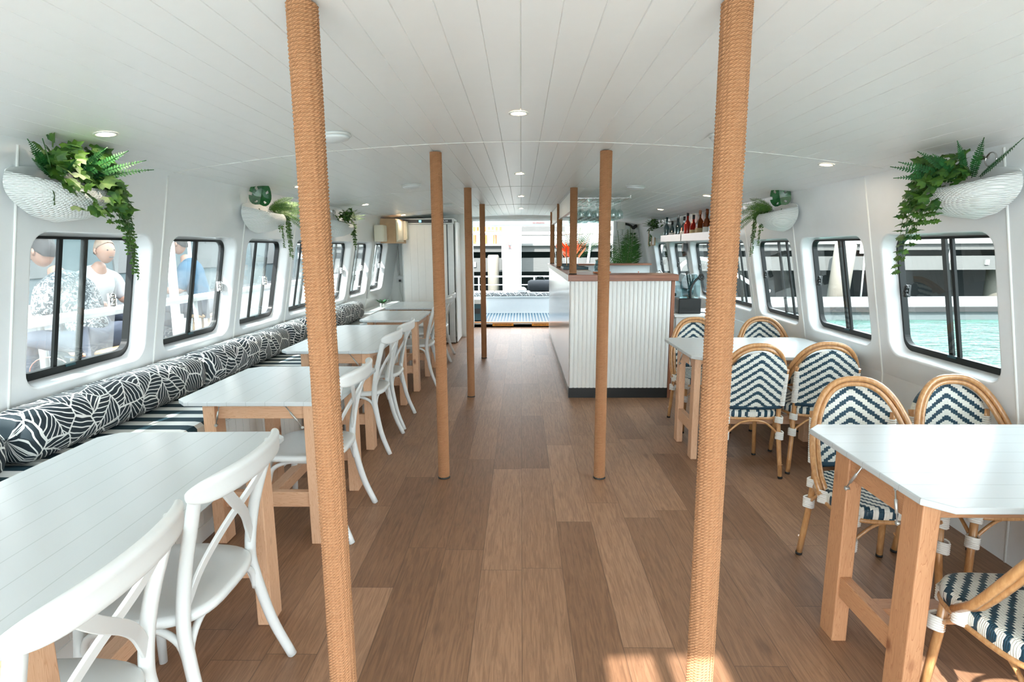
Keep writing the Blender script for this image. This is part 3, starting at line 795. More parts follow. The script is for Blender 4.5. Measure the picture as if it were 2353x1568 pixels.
# ---------------------------------------------------------------- bench, its cushions and the bolsters
BZ = .625
bench = root('built_in_bench', (-1.95, 4.0, 0), 0, 'long white built-in bench running under the left windows', 'bench')
b = MB(); b.box((-.252, -4.6, 0), (.29, 3.05, BZ-.075))
bb = b.build('base', 'white_paint', bench)
b = MB()
for i in range(95): y = -4.58+i*.08; b.box((.288, y, .09), (.2945, y+.076, BZ-.085))
b.build('front_boarding', 'white_paint', bench)
b = MB(); b.box((.27, -4.6, 0), (.296, 3.05, .085)); b.build('plinth', 'white_paint', bench)
cs = [(-.55, 1.05), (1.06, 2.17), (2.18, 3.62), (3.63, 5.05), (5.06, 7.0)]
names = ['below the nearest bolster at the edge of the view', 'beside the nearest table', 'beside the second table', 'beside the long middle table', 'at the far end near the sixth window']
for (a, c), nm in zip(cs, names):
    b = MB(); o1 = [(-2.19, BZ-.073), (-1.65, BZ-.073), (-1.635, BZ-.06), (-1.635, BZ-.02), (-1.65, BZ-.004), (-1.68, BZ), (-2.17, BZ)]
    b.prism(o1, a+.004, c-.004, 1)
    o = b.build('seat_cushion', 'stripes', None, .012); o.location = (0, 0, 0); tag(o, 'navy and white striped seat cushion '+nm, 'cushion', 'striped bench cushions')
def bolster_mesh(L):
    b = MB(); n = 20; prof = [(.010, -L/2+.004), (.055, -L/2), (.09, -L/2+.006), (.108, -L/2+.03), (.114, -L/2+.08), (.115, 0), (.114, L/2-.08), (.108, L/2-.03), (.09, L/2-.006), (.055, L/2), (.010, L/2-.004)]
    vs = []; fs = []
    for r, y in prof:
        for k in range(n):
            a = 2*PI*k/n; ca, sa = math.cos(a), math.sin(a); e = 1+.10*abs(math.sin(2*a))
            vs.append((r*ca*e, y, r*sa*e*.98))
    for i in range(len(prof)-1):
        for k in range(n): fs.append(((i+1)*n+k, (i+1)*n+(k+1) % n, i*n+(k+1) % n, i*n+k))
    fs += [tuple(range(n)), tuple(reversed([(len(prof)-1)*n+k for k in range(n)]))]
    b.add(vs, fs, True); return b
bo = [(.95, 2.04, 'palm leaf bolster cut off by the left edge of the view'), (2.12, 3.42, 'black and white palm leaf bolster under the first window'),
      (3.43, 4.72, 'black and white palm leaf bolster below the second and third windows'), (4.73, 5.72, 'palm leaf bolster partly behind the nearest left rope post'),
      (5.73, 7.0, 'farthest palm leaf bolster, at the end of the bench')]
for a, c, l in bo:
    o = bolster_mesh(c-a-.01).build('bolster_cushion', 'palm'); o.location = (-2.078, (a+c)/2, BZ+.114); tag(o, l, 'bolster', 'palm leaf bolsters on the bench')

# ---------------------------------------------------------------- bar counter
CX0, CX1, CYF, CYB = .478, 1.495, 5.50, 9.75
bar = root('bar_counter', (.98, 5.5, 0), 0, 'white bar counter with ribbed front panel and red hardwood top', 'counter')
def BP(mb, name, m, bev=0):
    mb.v = [(x-.98, y-5.5, z) for x, y, z in mb.v]; return mb.build(name, m, bar, bev)
b = MB(); n = 24; w = (1.462-.478)/n; o1 = []
pts = []
for i in range(n):
    for k in range(9): a = PI*k/8; pts.append((.478+w*(i+.5)-w*.46*math.cos(a), CYF-.001-.012*math.sin(a)**.8))
pts = [(.478, CYF+.012)]+pts+[(1.462, CYF+.012)]
b.prism(list(reversed(pts)), .105, 1.172, 2, None, False); BP(b, 'ribbed_panel', 'white_paint')
b = MB(); b.box((.478, CYF+.012, .02), (1.462, CYF+.05, 1.172)); BP(b, 'front_board', 'white_paint')
b = MB(); b.box((.474, CYF-.002, 0), (1.462, CYF+.05, .105)); BP(b, 'kick_plate', 'black')
b = MB(); b.box((1.463, CYF-.012, 0), (1.497, CYF+.06, 1.172)); BP(b, 'end_post', 'jarrahz', .003)
b = MB(); b.box((.476, CYF+.05, .09), (.50, CYB-.14, 1.172)); BP(b, 'side_panel', 'wall')
b = MB(); b.box((.484, CYF+.05, 0), (.498, CYB-.14, .09)); BP(b, 'side_plinth', 'galv')
b = MB(); b.box((.455, CYF-.03, 1.173), (1.525, 5.86, CT)); BP(b, 'front_top', 'jarrahx', .004)
b = MB(); b.box((.452, CYF-.028, 1.174), (.456, CYB-.14, CT-.001)); BP(b, 'edge_trim', 'white_paint')
b = MB(); b.box((.456, 5.861, 1.173), (.80, CYB-.14, CT)); BP(b, 'side_top', 'jarrahy', .003)
rc = root('rear_counter', (1.35, 9.78, 0), 0, 'low white partition with a thin hardwood top closing the far end of the bar', 'partition')
b = MB(); b.box((-.85, -.03, 0), (.86, .03, 1.19)); b.build('panel', 'door_white', rc)
b = MB(); b.box((-.89, -.13, 1.191), (.87, .15, 1.222)); b.build('top', 'jarrahx', rc, .003)
b = MB(); b.box((.50, 5.87, .92), (.88, CYB-.07, .95)); BP(b, 'inner_worktop', 'steel')

# fascia panels hanging between the posts over the bar, and the glass rack
for (a, c), nm in (((5.66, 7.56), 'nearer'), ((7.68, 9.30), 'farther')):
    f = root('hanging_fascia', (.515, (a+c)/2, 1.86), 0, nm+' white fascia panel hanging from the ceiling above the bar', 'panel', 'fascia panels above the bar'); h = (c-a)/2
    b = MB(); b.box((-.012, -h, .02), (.012, h, .212)); b.build('board', 'white_paint', f)
    b = MB(); b.box((-.018, -h, 0), (.018, h, .02)); b.build('lower_trim', 'white_paint', f)
    b = MB(); b.box((-.018, -h, .195), (.016, h, .214)); b.build('upper_trim', 'alu', f)
rk = root('glass_rack', (.82, 6.75, 2.0), 0, 'metal rail rack under the ceiling holding upside down wine glasses', 'rack')
b = MB()
for i in range(7):
    for dx in (-.012, .012): b.tube([(-.22+i*.085+dx, -.75, 0), (-.22+i*.085+dx, .75, 0)], .0025, 5)
b.build('rail', 'chrome', rk)
b = MB()
for y in (-.7, 0, .7): b.box((-.26, y-.008, .002), (.34, y+.008, .008)); b.box((-.25, y-.008, .008), (-.24, y+.008, .05)); b.box((.32, y-.008, .008), (.33, y+.008, .04))
b.build('hanger', 'chrome', rk)
def wineglass():
    t = MB(); t.lathe([(.0345, 0), (.034, -.002), (.006, -.008), (.0035, -.02), (.0035, -.085), (.012, -.095), (.030, -.115), (.037, -.14), (.036, -.17), (.030, -.195), (.0285, -.195), (.034, -.168), (.035, -.14), (.028, -.118), (.010, -.099), (0, -.097)], 14)
    o = t.build('wine_glass', 'glassware'); return tag(o, 'clear stemmed glass hanging upside down in the rack over the bar', 'glass', 'stemmed glasses hanging over the bar')
wg = wineglass(); first = True
for j in range(11):
    for i in range(6):
        if (i+j*3) % 7 == 5: continue
        o = wg if first else wg.copy()
        if not first: COL.objects.link(o)
        first = False; o.location = (.82-.22+.042+i*.085, 6.1+j*.125+random.uniform(-.01, .01), 1.996)

# things on the bar and behind it
def simple(name, parts, loc, label, cat, group=None, rz=0):
    t = root(name, loc, rz, label, cat, group)
    for nm, mb, m in parts: mb.build(nm, m, t)
    return t
def lath(p, seg=14, mat=None): b = MB(); b.lathe(p, seg, mat); return b
def boxm(lo, hi): b = MB(); b.box(lo, hi); return b
for k, (y, nm) in enumerate(((7.0, 'nearer'), (8.15, 'farther'))):
    t = MB(); t.box((-.15, -.22, 0), (.15, .22, .008)); t.box((-.15, -.22, .008), (-.14, .22, .03)); t.box((.14, -.22, .008), (.15, .22, .03)); t.box((-.14, -.22, .008), (.14, -.21, .03)); t.box((-.14, .21, .008), (.14, .22, .03))
    o = t.build('serving_tray', 'teal_tray'); o.location = (.655, y, CT); tag(o, nm+' dark teal tray lying on the bar top', 'tray', 'teal trays on the bar')
o = boxm((-.09, -.12, 0), (.09, .12, .006)).build('paper_menu', 'paper'); o.location = (.66, 6.35, CT); o.rotation_euler = (0, 0, .4); tag(o, 'white paper menu lying on the bar top behind the short post', 'menu')
b = MB()
for i in range(26): a = i*.62; b.lathe([(0, -.011), (.009, -.006), (.011, 0), (.009, .006), (0, .011)], 8, Matrix.Translation((.16*(i/26-.5)+.02*math.sin(a), .03*math.cos(a*1.3), .011)))
o = b.build('bead_garland', 'terracotta'); o.location = (.82, 5.72, CT); tag(o, 'string of small pale beads lying on the bar top corner', 'garland')
tag(simple('glass_jug', [('body', lath([(.05, 0), (.055, .01), (.058, .06), (.04, .10), (.042, .12), (.038, .12), (.036, .10), (.052, .06), (.048, .012), (0, .01)], 16), 'jug'), ('lid', lath([(.043, .12), (.043, .128), (.01, .134), (.01, .15), (0, .152)], 14), 'steel')], (.86, 6.25, CT-.0), 'squat tinted glass jug on the bar top', 'jug'), 'squat tinted glass jug on the bar top', 'jug')
for i in range(3):
    t = root('sauce_tin', (.95+i*.045, 6.9, .95), 0, 'small red and green tin standing behind the bar top', 'tin', 'red and green tins behind the bar')
    lath([(.02, 0), (.02, .10)], 12).build('lower_label', 'green_plastic', t); lath([(.0202, .10), (.0202, .16), (.018, .165), (.018, .26), (.014, .265)], 12).build('upper_label', 'redliq', t)
simple('glass_jar', [('jar', lath([(.05, 0), (.052, .01), (.055, .12), (.066, .155), (.062, .155), (.05, .12), (.048, .012), (0, .01)], 16), 'jug')], (1.40, 8.4, .95), 'clear glass jar with flared rim behind the bar', 'jar')
simple('white_tub', [('tub', lath([(.05, 0), (.055, .09), (.052, .09), (.047, .01), (0, .01)], 16), 'white_plastic')], (1.62, 8.35, .95), 'round white plastic tub behind the bar', 'tub')
simple('pump_bottle', [('bottle', lath([(.03, 0), (.032, .01), (.032, .10), (.012, .125), (.012, .135)], 14), 'clearbottle'), ('pump', lath([(.012, .135), (.012, .15), (.004, .152), (.004, .175), (.01, .178), (.01, .186), (0, .186)], 10), 'orange')], (1.76, 8.5, .95), 'clear soap bottle with a yellow pump behind the bar', 'bottle')
bw = root('back_worktop', (1.85, 8.6, 0), 0, 'stainless sink worktop between the bar and the windows', 'worktop')
b = MB(); b.box((-.95, -.45, .90), (.38, .9, .95)); b.build('top', 'steel', bw); b = MB(); b.box((-.93, -.43, 0), (.36, .88, .90)); b.build('carcass', 'door_white', bw)
t = MB(); t.tube(smooth_path([(0, 0, 0), (0, 0, .14), (.02, 0, .19), (.06, 0, .20), (.09, 0, .16)], 5), .009, 8); o = t.build('sink_tap', 'chrome'); o.location = (1.98, 8.3, .95); tag(o, 'small curved chrome tap behind the bar', 'tap')
# patterned glass vase and wooden stick on the far bar end
simple('glass_vase', [('vase', lath([(.055, 0), (.062, .01), (.06, .16), (.066, .20), (.062, .20), (.056, .16), (.057, .014), (0, .012)], 18), 'glassware')], (.60, 9.0, CT), 'patterned clear glass vase at the far end of the bar', 'vase')
t = MB(); t.tube([(0, 0, 0), (-.01, 0, .26)], .007, 8); o = t.build('wooden_muddler', 'oakframe'); o.location = (.60, 7.45, CT); tag(o, 'pale wooden stick standing upright beside the middle bar post', 'stick')

# white cabinet with the jug blender
cab = root('white_cabinet', (1.85, 6.18, 0), 0, 'white panelled cabinet under the black blender', 'cabinet')
b = MB(); b.box((-.22, -.30, .06), (.30, .34, .77)); b.build('body', 'white_paint', cab)
b = MB(); b.box((-.245, -.325, .77), (.33, .36, .79)); b.build('top', 'white_paint', cab, .003)
b = MB(); b.box((-.20, -.28, 0), (.28, .32, .06)); b.build('plinth', 'white_paint', cab)
for y0 in (-.28, .04):
    b = MB(); b.box((-.232, y0, .09), (-.221, y0+.28, .74)); d = b.build('door', 'white_paint', cab)
    b = MB(); b.box((-.238, y0, .09), (-.231, y0+.035, .74)); b.box((-.238, y0+.245, .09), (-.231, y0+.28, .74)); b.box((-.238, y0+.035, .09), (-.231, y0+.245, .13)); b.box((-.238, y0+.035, .70), (-.231, y0+.245, .74)); b.build('door_frame', 'white_paint', d)
b = MB(); b.box((-.03, -.308, .66), (.07, -.301, .70)); b.build('pull', 'black', cab)
bl = root('jug_blender', (1.80, 6.1, .79), 0, 'black bar blender with sound hood and clear jug on the white cabinet', 'blender')
b = MB(); b.prism([(-.12, -.11), (.12, -.11), (.11, .11), (-.11, .11)], 0, .165); b.build('motor_base', 'black', bl, .01)
b = MB(); pts = [(-.105, .166), (-.105, .34), (-.06, .42), (.06, .42), (.105, .34), (.105, .166)]; b.prism([(a, c) for a, c in pts], -.10, .10, 1); b.build('clear_hood', 'jug', bl)
lath([(.05, .17), (.06, .20), (.075, .37), (.072, .37), (.055, .20), (0, .19)], 16).build('jug', 'jug', bl)
b = MB(); b.tube(smooth_path([(.0, -.115, .17), (-.005, -.125, .25), (.02, -.13, .33), (.07, -.13, .385), (.10, -.13, .39)], 5), [.012]*18+[.016]*3, 8, flatx=.7); b.tube([(.10+.026*math.cos(a), -.13, .392+.026*math.sin(a)) for a in [2*PI*i/14 for i in range(14)]], .011, 7, closed=True); b.build('handle', 'black', bl)
b = MB(); b.lathe([(.018, 0), (.018, .03), (0, .03)], 10, Matrix.Translation((-.13, -.02, .20)) @ Matrix.Rotation(-PI/2, 4, 'Y')); b.build('knob', 'black', bl)
t = MB(); t.tube(smooth_path([(0, 0, .006), (.06, -.05, .006), (.12, .01, .006), (.18, -.02, .006), (.22, 0, .006)], 5), .005, 6); o = t.build('power_cord', 'rubber'); o.location = (1.935, 6.1, .79); tag(o, 'black power cord lying behind the blender', 'cord')
simple('green_bag', [('leaf_tops', lath([(.0, .10), (.08, .09), (.10, .05), (.07, 0)], 10), 'green_plastic'), ('crate', boxm((-.16, -.14, -.44), (.16, .14, -.002)), 'black')], (2.10, 5.28, .45), 'bright green bag in a black crate below the window behind the chairs', 'bag')

# stainless shelves with bottles on the right wall
for k, (ya, yb, nm) in enumerate(((6.0, 7.28, 'nearer'), (7.32, 8.35, 'farther'))):
    s = root('bottle_shelf', (2.16, (ya+yb)/2, 1.575), 0, nm+' stainless steel bottle shelf on the right wall', 'shelf', 'stainless bottle shelves'); h = (yb-ya)/2
    b = MB(); b.box((-.12, -h, 0), (.06, h, .004)); b.build('tray', 'steel', s)
    b = MB(); b.box((-.124, -h, -.004), (-.12, h, .085)); b.build('front_lip', 'steel', s)
    b = MB(); b.box((-.12, -h, .004), (.02, -h+.003, .07)); b.box((-.12, h-.003, .004), (.02, h, .07)); b.build('end_plate', 'steel', s)
def bottle(glass, liq_h, cap, lab, H=.30, r=.037, label='', x=0, y=0, liq=None, square=False):
    t = root('spirit_bottle', (x, y, 1.579), 0, label, 'bottle', 'spirit bottles on the steel shelves'); sh = H*.62
    seg = 4 if square else 14; k = 1.25 if square else 1
    p = [(r*.9*k, 0), (r*k, .008), (r*k, sh*.86), (r*.75*k, sh), (.014, sh+.035), (.013, H*.9)]
    b = MB(); b.lathe(p, seg, Matrix.Rotation(PI/4, 4, 'Z'), not square); b.build('glass_body', glass, t)
    b = MB(); b.lathe([(.0165, H*.83), (.0165, H), (0, H)], 12); b.build('cap', cap, t)
    if lab:
        if square: b = MB(); b.box((-r*.9, -r-.0012, .03), (r*.9, r+.0012, sh*.62)); b.box((-r-.0012, -r*.9, .03), (r+.0012, r*.9, sh*.62))
        else: b = MB(); b.lathe([(r+.001, .03), (r+.001, sh*.66)], 14)
        b.build('label', lab, t)
    return t
BT = [('clearbottle', 'teal_tray', None, .34, 'tall clear bottle with a dark blue cap beside the ivy, leftmost on the shelf'), ('clearbottle', 'steel', 'labelw', .28, 'clear bottle with a silver cap near the left end of the shelf'),
      ('clearbottle', 'black', 'labelw', .27, 'clear bottle with a short black cap and white label'), ('clearbottle', 'black', None, .30, 'slim clear bottle with a black cap'),
      ('clearbottle', 'steel', None, .35, 'clear bottle with a tall glass stopper'), ('clearbottle', 'black', 'labelw', .31, 'clear square shouldered bottle with a tilted black cap'),
      ('redliq', 'black', None, .36, 'tallest bottle, red liquor with a black cap'), ('redliq', 'cream', 'labelw', .32, 'red bottle with a cork coloured cap'),
      ('redliq', 'black', 'label', .30, 'bright red bottle with a slim black cap'), ('amber', 'amber', 'labelw', .33, 'amber bottle with a brown cap'),
      ('amber', 'terracotta', 'label', .35, 'amber bottle with a tall orange cap and tan label'), ('darkbottle', 'black', None, .31, 'dark bottle with a black cap'),
      ('amber', 'amber', 'labelw', .34, 'amber bottle with a dark red cap'), ('darkbottle', 'terracotta', 'labelw', .31, 'dark bottle with a copper cap'),
      ('darkbottle', 'black', None, .26, 'squat black bottle nearest to the rope post'), ('darkbottle', 'amber', 'label', .30, 'dark bottle mostly hidden behind the rope post')]
y = 8.24
for i, (g_, c_, l_, h_, lb) in enumerate(BT):
    if i == 6: y = 7.22
    bottle(g_, 0, c_, l_, h_, .042 if i != 14 else .05, lb, 2.105+(.02 if i % 2 else -.015), y, square=(i in (5, 10, 14)))
    y -= .15 if i < 6 else .124
sp = simple('wall_speaker', [('case', boxm((-.03, -.03, -.055), (.03, .03, .055)), 'black'), ('bracket', boxm((.03, -.01, -.01), (.07, .01, .01)), 'black')], (2.19, 7.64, 1.49), 'small black speaker fixed to the wall between two far windows', 'speaker')
simple('towel_hook', [('ring', MB().tube([(0, .03*math.cos(a), .045*math.sin(a)) for a in [2*PI*i/16 for i in range(16)]], .004, 6, closed=True), 'black'), ('plate', boxm((-.004, -.045, .045), (.004, -.01, .085)), 'chrome')], (2.142, 6.42, 1.83), 'small black ring hook high on the right wall', 'hook')
for k, y in enumerate((9.42, 9.66)):
    f = root('framed_picture', (2.19, y, 1.66), 0, ('left' if k else 'right')+' one of two small pale framed notices beside the far window', 'picture frame', 'small framed notices')
    b = MB(); b.box((-.012, -.10, -.13), (.0, .10, .13)); b.build('backing', 'paper', f)
    b = MB(); b.box((-.02, -.11, -.14), (0, -.095, .14)); b.box((-.02, .095, -.14), (0, .11, .14)); b.box((-.02, -.095, .125), (0, .095, .14)); b.box((-.02, -.095, -.14), (0, .095, -.125)); b.build('frame', 'oakframe', f)

# ---------------------------------------------------------------- fridge, cupboard, electrical fittings
fr = root('upright_fridge', (-1.43, 9.07, 0), 0, 'tall white fridge with a boarded door and black control strip', 'fridge')
b = MB(); b.box((-.40, -.27, .10), (.385, .33, 1.94)); b.build('body', 'white_paint', fr)
b = MB(); b.box((.29, -.322, .10), (.39, -.271, 1.86)); b.box((-.41, -.322, .10), (-.39, -.271, 1.86)); b.build('door_surround', 'galv', fr)
b = MB()
for i in range(6): x = -.388+i*.112; b.box((x+.002, -.345, .14), (x+.110, -.325, 1.855))
b.box((-.388, -.34, .14), (.286, -.272, 1.855)); b.build('door', 'white_paint', fr)
b = MB(); b.box((.286, -.335, .14), (.300, -.323, 1.855)); b.build('door_seal', 'black', fr)
b = MB(); b.box((-.41, -.345, 1.862), (.40, -.271, 1.945)); hd = b.build('header', 'galv', fr)
b = MB(); b.box((-.385, -.352, 1.878), (.375, -.3455, 1.928)); b.build('control_strip', 'black', fr, .003)
b = MB(); b.box((-.13, -.354, 1.888), (-.095, -.3522, 1.918)); b.build('display', emit('blue_display', (.1, .5, 1), 1.5), fr)
text('POLAR', .036, 'steel', fr, (.26, -.353, 1.903), (PI/2, 0, 0))
b = MB(); b.box((-.40, -.33, .02), (.39, -.271, .12)); b.build('base_grille', 'galv', fr)
b = MB()
for i in range(8): b.box((.10+i*.02, -.333, .045), (.108+i*.02, -.3302, .095))
b.build('grille_slot', 'black', fr)
for s in (-1, 1):
    b = MB(); b.lathe([(.02, 0), (.02, .02), (.012, .1)], 10, Matrix.Translation((s*.36, -.24, 0))); b.build('foot', 'black', fr)
fp = MB(); fp.box((.012, -.27, .02), (.03, .38, 1.90)); o = fp.build('fridge_side_panel', 'white_paint'); o.location = (-1.04+.0, 9.07, 0); tag(o, 'white boarded panel standing against the right side of the fridge', 'panel')
cb_ = root('wooden_cupboard', (-1.93, 8.45, 1.60), R(0), 'small pale wooden wall cupboard above the farthest left window', 'cupboard')
b = MB(); b.box((-.06, -.42, -.03), (.16, .30, .31)); b.build('body', 'oakframe', cb_)
b = MB(); b.box((.161, -.40, -.01), (.172, .05, .29)); b.box((.172, -.36, .02), (.178, -.03, .26)); b.build('door', 'cream', cb_)
simple('meter_box', [('case', boxm((-.06, -.10, -.11), (.06, .10, .11)), 'cream'), ('lid', boxm((.0605, -.09, -.10), (.068, .09, .10)), 'cream')], (-1.93, 7.80, 1.70), 'cream plastic meter box on the left wall beside the conduit', 'electrical box', 'cream electrical boxes')
simple('meter_box', [('case', boxm((-.05, -.12, -.14), (.06, .12, .14)), 'cream'), ('lid', boxm((.0605, -.10, -.12), (.068, .10, .12)), 'cream')], (-1.79, 8.68, 1.76), 'larger cream box mounted on the right side of the wooden cupboard', 'electrical box', 'cream electrical boxes')
t = MB(); t.tube([(-2.0, 7.88, 1.92), (-2.03, 7.88, 1.75), (-2.17, 7.88, .80)], .018, 8); o = t.build('conduit_pipe', 'white_plastic'); tag(o, 'white pipe running down the left wall past the cream box', 'pipe')
t = MB(); t.tube(smooth_path([(-2.06, 9.43, 1.55), (-2.06, 9.43, 1.2), (-2.05, 9.42, 1.05)], 4), .014, 8); o = t.build('conduit_pipe', 'galv'); tag(o, 'grey conduit running down below the wooden cupboard', 'pipe')
simple('wall_socket', [('plate', boxm((-.06, -.02, -.05), (.06, .01, .05)), 'white_plastic'), ('plug', boxm((-.015, -.055, -.035), (.02, -.02, -.0)), 'black')], (-2.03, 9.42, .98), 'white power socket with a black plug on the wall near the fridge', 'socket')
t = MB(); t.tube(smooth_path([(-2.03, 9.40, .95), (-2.04, 9.42, .8), (-2.0, 9.43, .6), (-2.02, 9.43, .3)], 4), .004, 6); o = t.build('power_cord', 'grey_box'); tag(o, 'thin cord hanging from the wall socket', 'cord')
simple('junction_box', [('case', boxm((-.07, -.06, -.07), (.07, .0, .07)), 'grey_box')], (1.84, YB-.025, 1.89), 'small grey junction box high beside the stern doorway', 'electrical box', 'grey electrical boxes')
simple('junction_box', [('case', boxm((-.075, -.05, -.05), (.075, 0, .05)), 'white_plastic')], (1.83, YB-.025, 1.67), 'white switch plate below the grey junction box', 'electrical box', 'grey electrical boxes')
t = MB(); t.tube([(1.86, YB-.05, 1.82), (1.86, YB-.05, 1.72)], .014, 8); o = t.build('conduit_pipe', 'grey_box'); tag(o, 'short pipe joining the grey box and the white switch plate', 'pipe')
b1 = MB(); b1.box((-.09, -.06, -.12), (.09, 0, .12)); b2 = MB()
for dx in (-.035, .035):
    for dz in (-.03, .04): b2.lathe([(.018, 0), (.018, .012), (0, .012)], 10, Matrix.Translation((dx, -.0605, dz)) @ Matrix.Rotation(PI/2, 4, 'X'))
simple('fuse_board', [('case', b1, 'grey_box'), ('dial', b2, 'black')], (2.05, YB-.025, 1.70), 'pale fuse board with four black dials above the palm leaves', 'fuse board')
t = MB(); t.tube(smooth_path([(1.91, YB-.06, 1.92), (1.98, YB-.07, 1.90), (2.03, YB-.07, 1.87), (2.06, YB-.06, 1.83)], 4), .02, 8); t.tube(smooth_path([(2.06, YB-.06, 1.83), (2.09, YB-.08, 1.87), (2.12, YB-.08, 1.88)], 4), .03, 8); o = t.build('cable_bundle', 'rubber'); tag(o, 'black cable bundle under the ceiling above the fuse board', 'cable')

# ---------------------------------------------------------------- ceiling lights
dl = root('downlight', (0, 0, 0), 0, 'downlight', 'ceiling light', 'recessed downlights')
b = MB(); b.lathe([(.032, .0), (.032, -.003), (.043, -.004), (.045, .0)], 24, None, True, False); b.build('trim_ring', 'white_plastic', dl)
b = MB(); b.lathe([(.0, -.0015), (.031, -.0015)], 24); b.build('lamp_face', 'bulb', dl)
la = bpy.data.lights.new('downlight_glow', 'AREA'); la.shape = 'DISK'; la.size = .055; la.energy = .4; la.color = (1, .84, .66)
lo_ = bpy.data.objects.new('downlight_glow', la); COL.objects.link(lo_); lo_.parent = dl; lo_.location = (0, 0, -.008)
DL = [(-1.71, 2.39, 'left, nearest, above the first window'), (-1.70, 4.41, 'left, beside the nearest left rope post'), (-1.70, 6.26, 'left, above the far windows'), (-1.70, 8.25, 'left, next to the fridge'),
      (-.01, 2.60, 'nearest on the centre line'), (-.01, 4.65, 'second on the centre line'), (0, 6.66, 'third on the centre line'), (0, 8.70, 'farthest on the centre line'),
      (1.76, 3.385, 'right, near the hanging baskets'), (1.75, 7.25, 'right, near the bottle shelf'), (1.73, 5.4, 'right, hidden behind the nearest right post'), (-1.70, .4, 'left, behind the camera'), (1.73, .4, 'right, behind the camera')]
for i, (x, y, nm) in enumerate(DL):
    o = place(dl, i, (x, y, ceil_z(x)-.001), 0, 'small round warm downlight in the ceiling: '+nm); o.rotation_euler = (0, math.atan(.078*x), 0)
dm = root('dome_light', (0, 0, 0), 0, 'dome light', 'ceiling light', 'round dome lights')
lath([(.085, 0), (.088, -.010), (.08, -.014)], 28).build('rim', 'white_plastic', dm)
b = MB(); b.lathe([(.0805, -.014), (.07, -.026), (.045, -.034), (0, -.037)], 28); b.build('diffuser', 'diffuser', dm)
for i, (x, y, nm) in enumerate([(-.92, 2.86, 'left, just behind the nearest left post'), (-.96, 5.05, 'left, beside the second left post'), (-.955, 7.29, 'left, near the fridge'), (1.02, 2.92, 'right, behind the nearest right post'), (1.03, 5.22, 'right, above the ribbed bar'), (1.03, 7.4, 'right, beyond the glass rack')]):
    o = place(dm, i, (x, y, ceil_z(x)-.001), 0, 'flat round pale dome light on the ceiling: '+nm); o.rotation_euler = (0, math.atan(.078*x), 0)

# ---------------------------------------------------------------- plants
def leaf_poly(mb, base, d, nrm, L, Wd, shape='oval', fold=.15):
    d = Vector(d).normalized(); nrm = Vector(nrm); s = d.cross(nrm)
    s = s.normalized() if s.length > 1e-4 else d.orthogonal().normalized(); n = s.cross(d)
    if shape == 'oval': half = [(0, 0), (.22, .42), (.55, .5), (.85, .3)]
    elif shape == 'spear': half = [(0, 0), (.12, .35), (.5, .5), (.8, .25)]
    elif shape == 'round': half = [(0, 0), (.18, .46), (.55, .60), (.9, .34)]
    else: half = [(.05, 0), (-.10, .34), (.14, .66), (.28, .36), (.52, .52), (.62, .20)]   # ivy
    base = Vector(base); b = len(mb.v)
    mid0 = base+d*(half[0][0]*L); tip = base+d*L - n*(fold*.3*L)
    R_ = [base+d*(a*L)+s*(w*Wd)-n*(fold*w*Wd) for a, w in half[1:]]; L_ = [base+d*(a*L)-s*(w*Wd)-n*(fold*w*Wd) for a, w in half[1:]]
    midc = base+d*(.45*L)
    vs = [mid0]+R_+[tip]+L_[::-1]+[midc]; m = len(vs); c = m-1
    fs = [(i, (i+1) % (m-1), c) for i in range(m-1)]
    mb.add(vs, fs, False)
def frond(lv, st, base, d, L, droop, ll, lw, n, shape='oval', rnd=None, taper=True, curl=0, face=(.45, 0, .6)):
    d = Vector(d).normalized(); base = Vector(base); side = d.cross(Vector(face)+Vector((random.uniform(-.25, .25), random.uniform(-.25, .25), 0)))
    side = side.normalized() if side.length > .05 else Vector((1, 0, 0)); pts = []
    for i in range(n+1): t = i/n; pts.append(base+d*(L*t)+Vector((0, 0, -droop*t*t))+side*(curl*t*t))
    st.tube(pts[::max(1, n//8)]+[pts[-1]] if n % max(1, n//8) else pts[::max(1, n//8)], .0018 if L < .6 else .005, 4)
    for i in range(1, n):
        t = i/n; tg = (pts[i+1]-pts[i-1]).normalized(); nn = side.cross(tg).normalized(); f = (math.sin(PI*min(1, .12+.9*t))**.6 if taper else 1)*(1-.35*t)
        for s in (-1, 1):
            dd = side*s*.9+tg*(.45)+Vector((0, 0, -.12+random.uniform(-.1, .1)))
            leaf_poly(lv, pts[i], dd, nn, ll*f*random.uniform(.85, 1.1), lw*f, shape)
def strand(lv, st, base, L, out, size, shape='round', sway=.02):
    n = int(L/(size*.62)); p = Vector(base); pts = [p.copy()]
    for i in range(n):
        t = i/n; p = p+Vector((out[0]*(1-t)*.5+random.uniform(-sway, sway)*.3, out[1]*(1-t)*.5+random.uniform(-sway, sway)*.3, -1)).normalized()*(size*.62); pts.append(p.copy())
        f = (1-.45*t); a = random.uniform(0, 6.28)
        for s in (0, PI): leaf_poly(lv, p, (math.cos(a+s)*.8, math.sin(a+s), -.45+random.uniform(-.3, .5)), (.9, random.uniform(-.4, .4), .5), size*f*random.uniform(.8, 1.1), size*f*.8, shape, .2)
    st.tube(pts, .0014, 4)
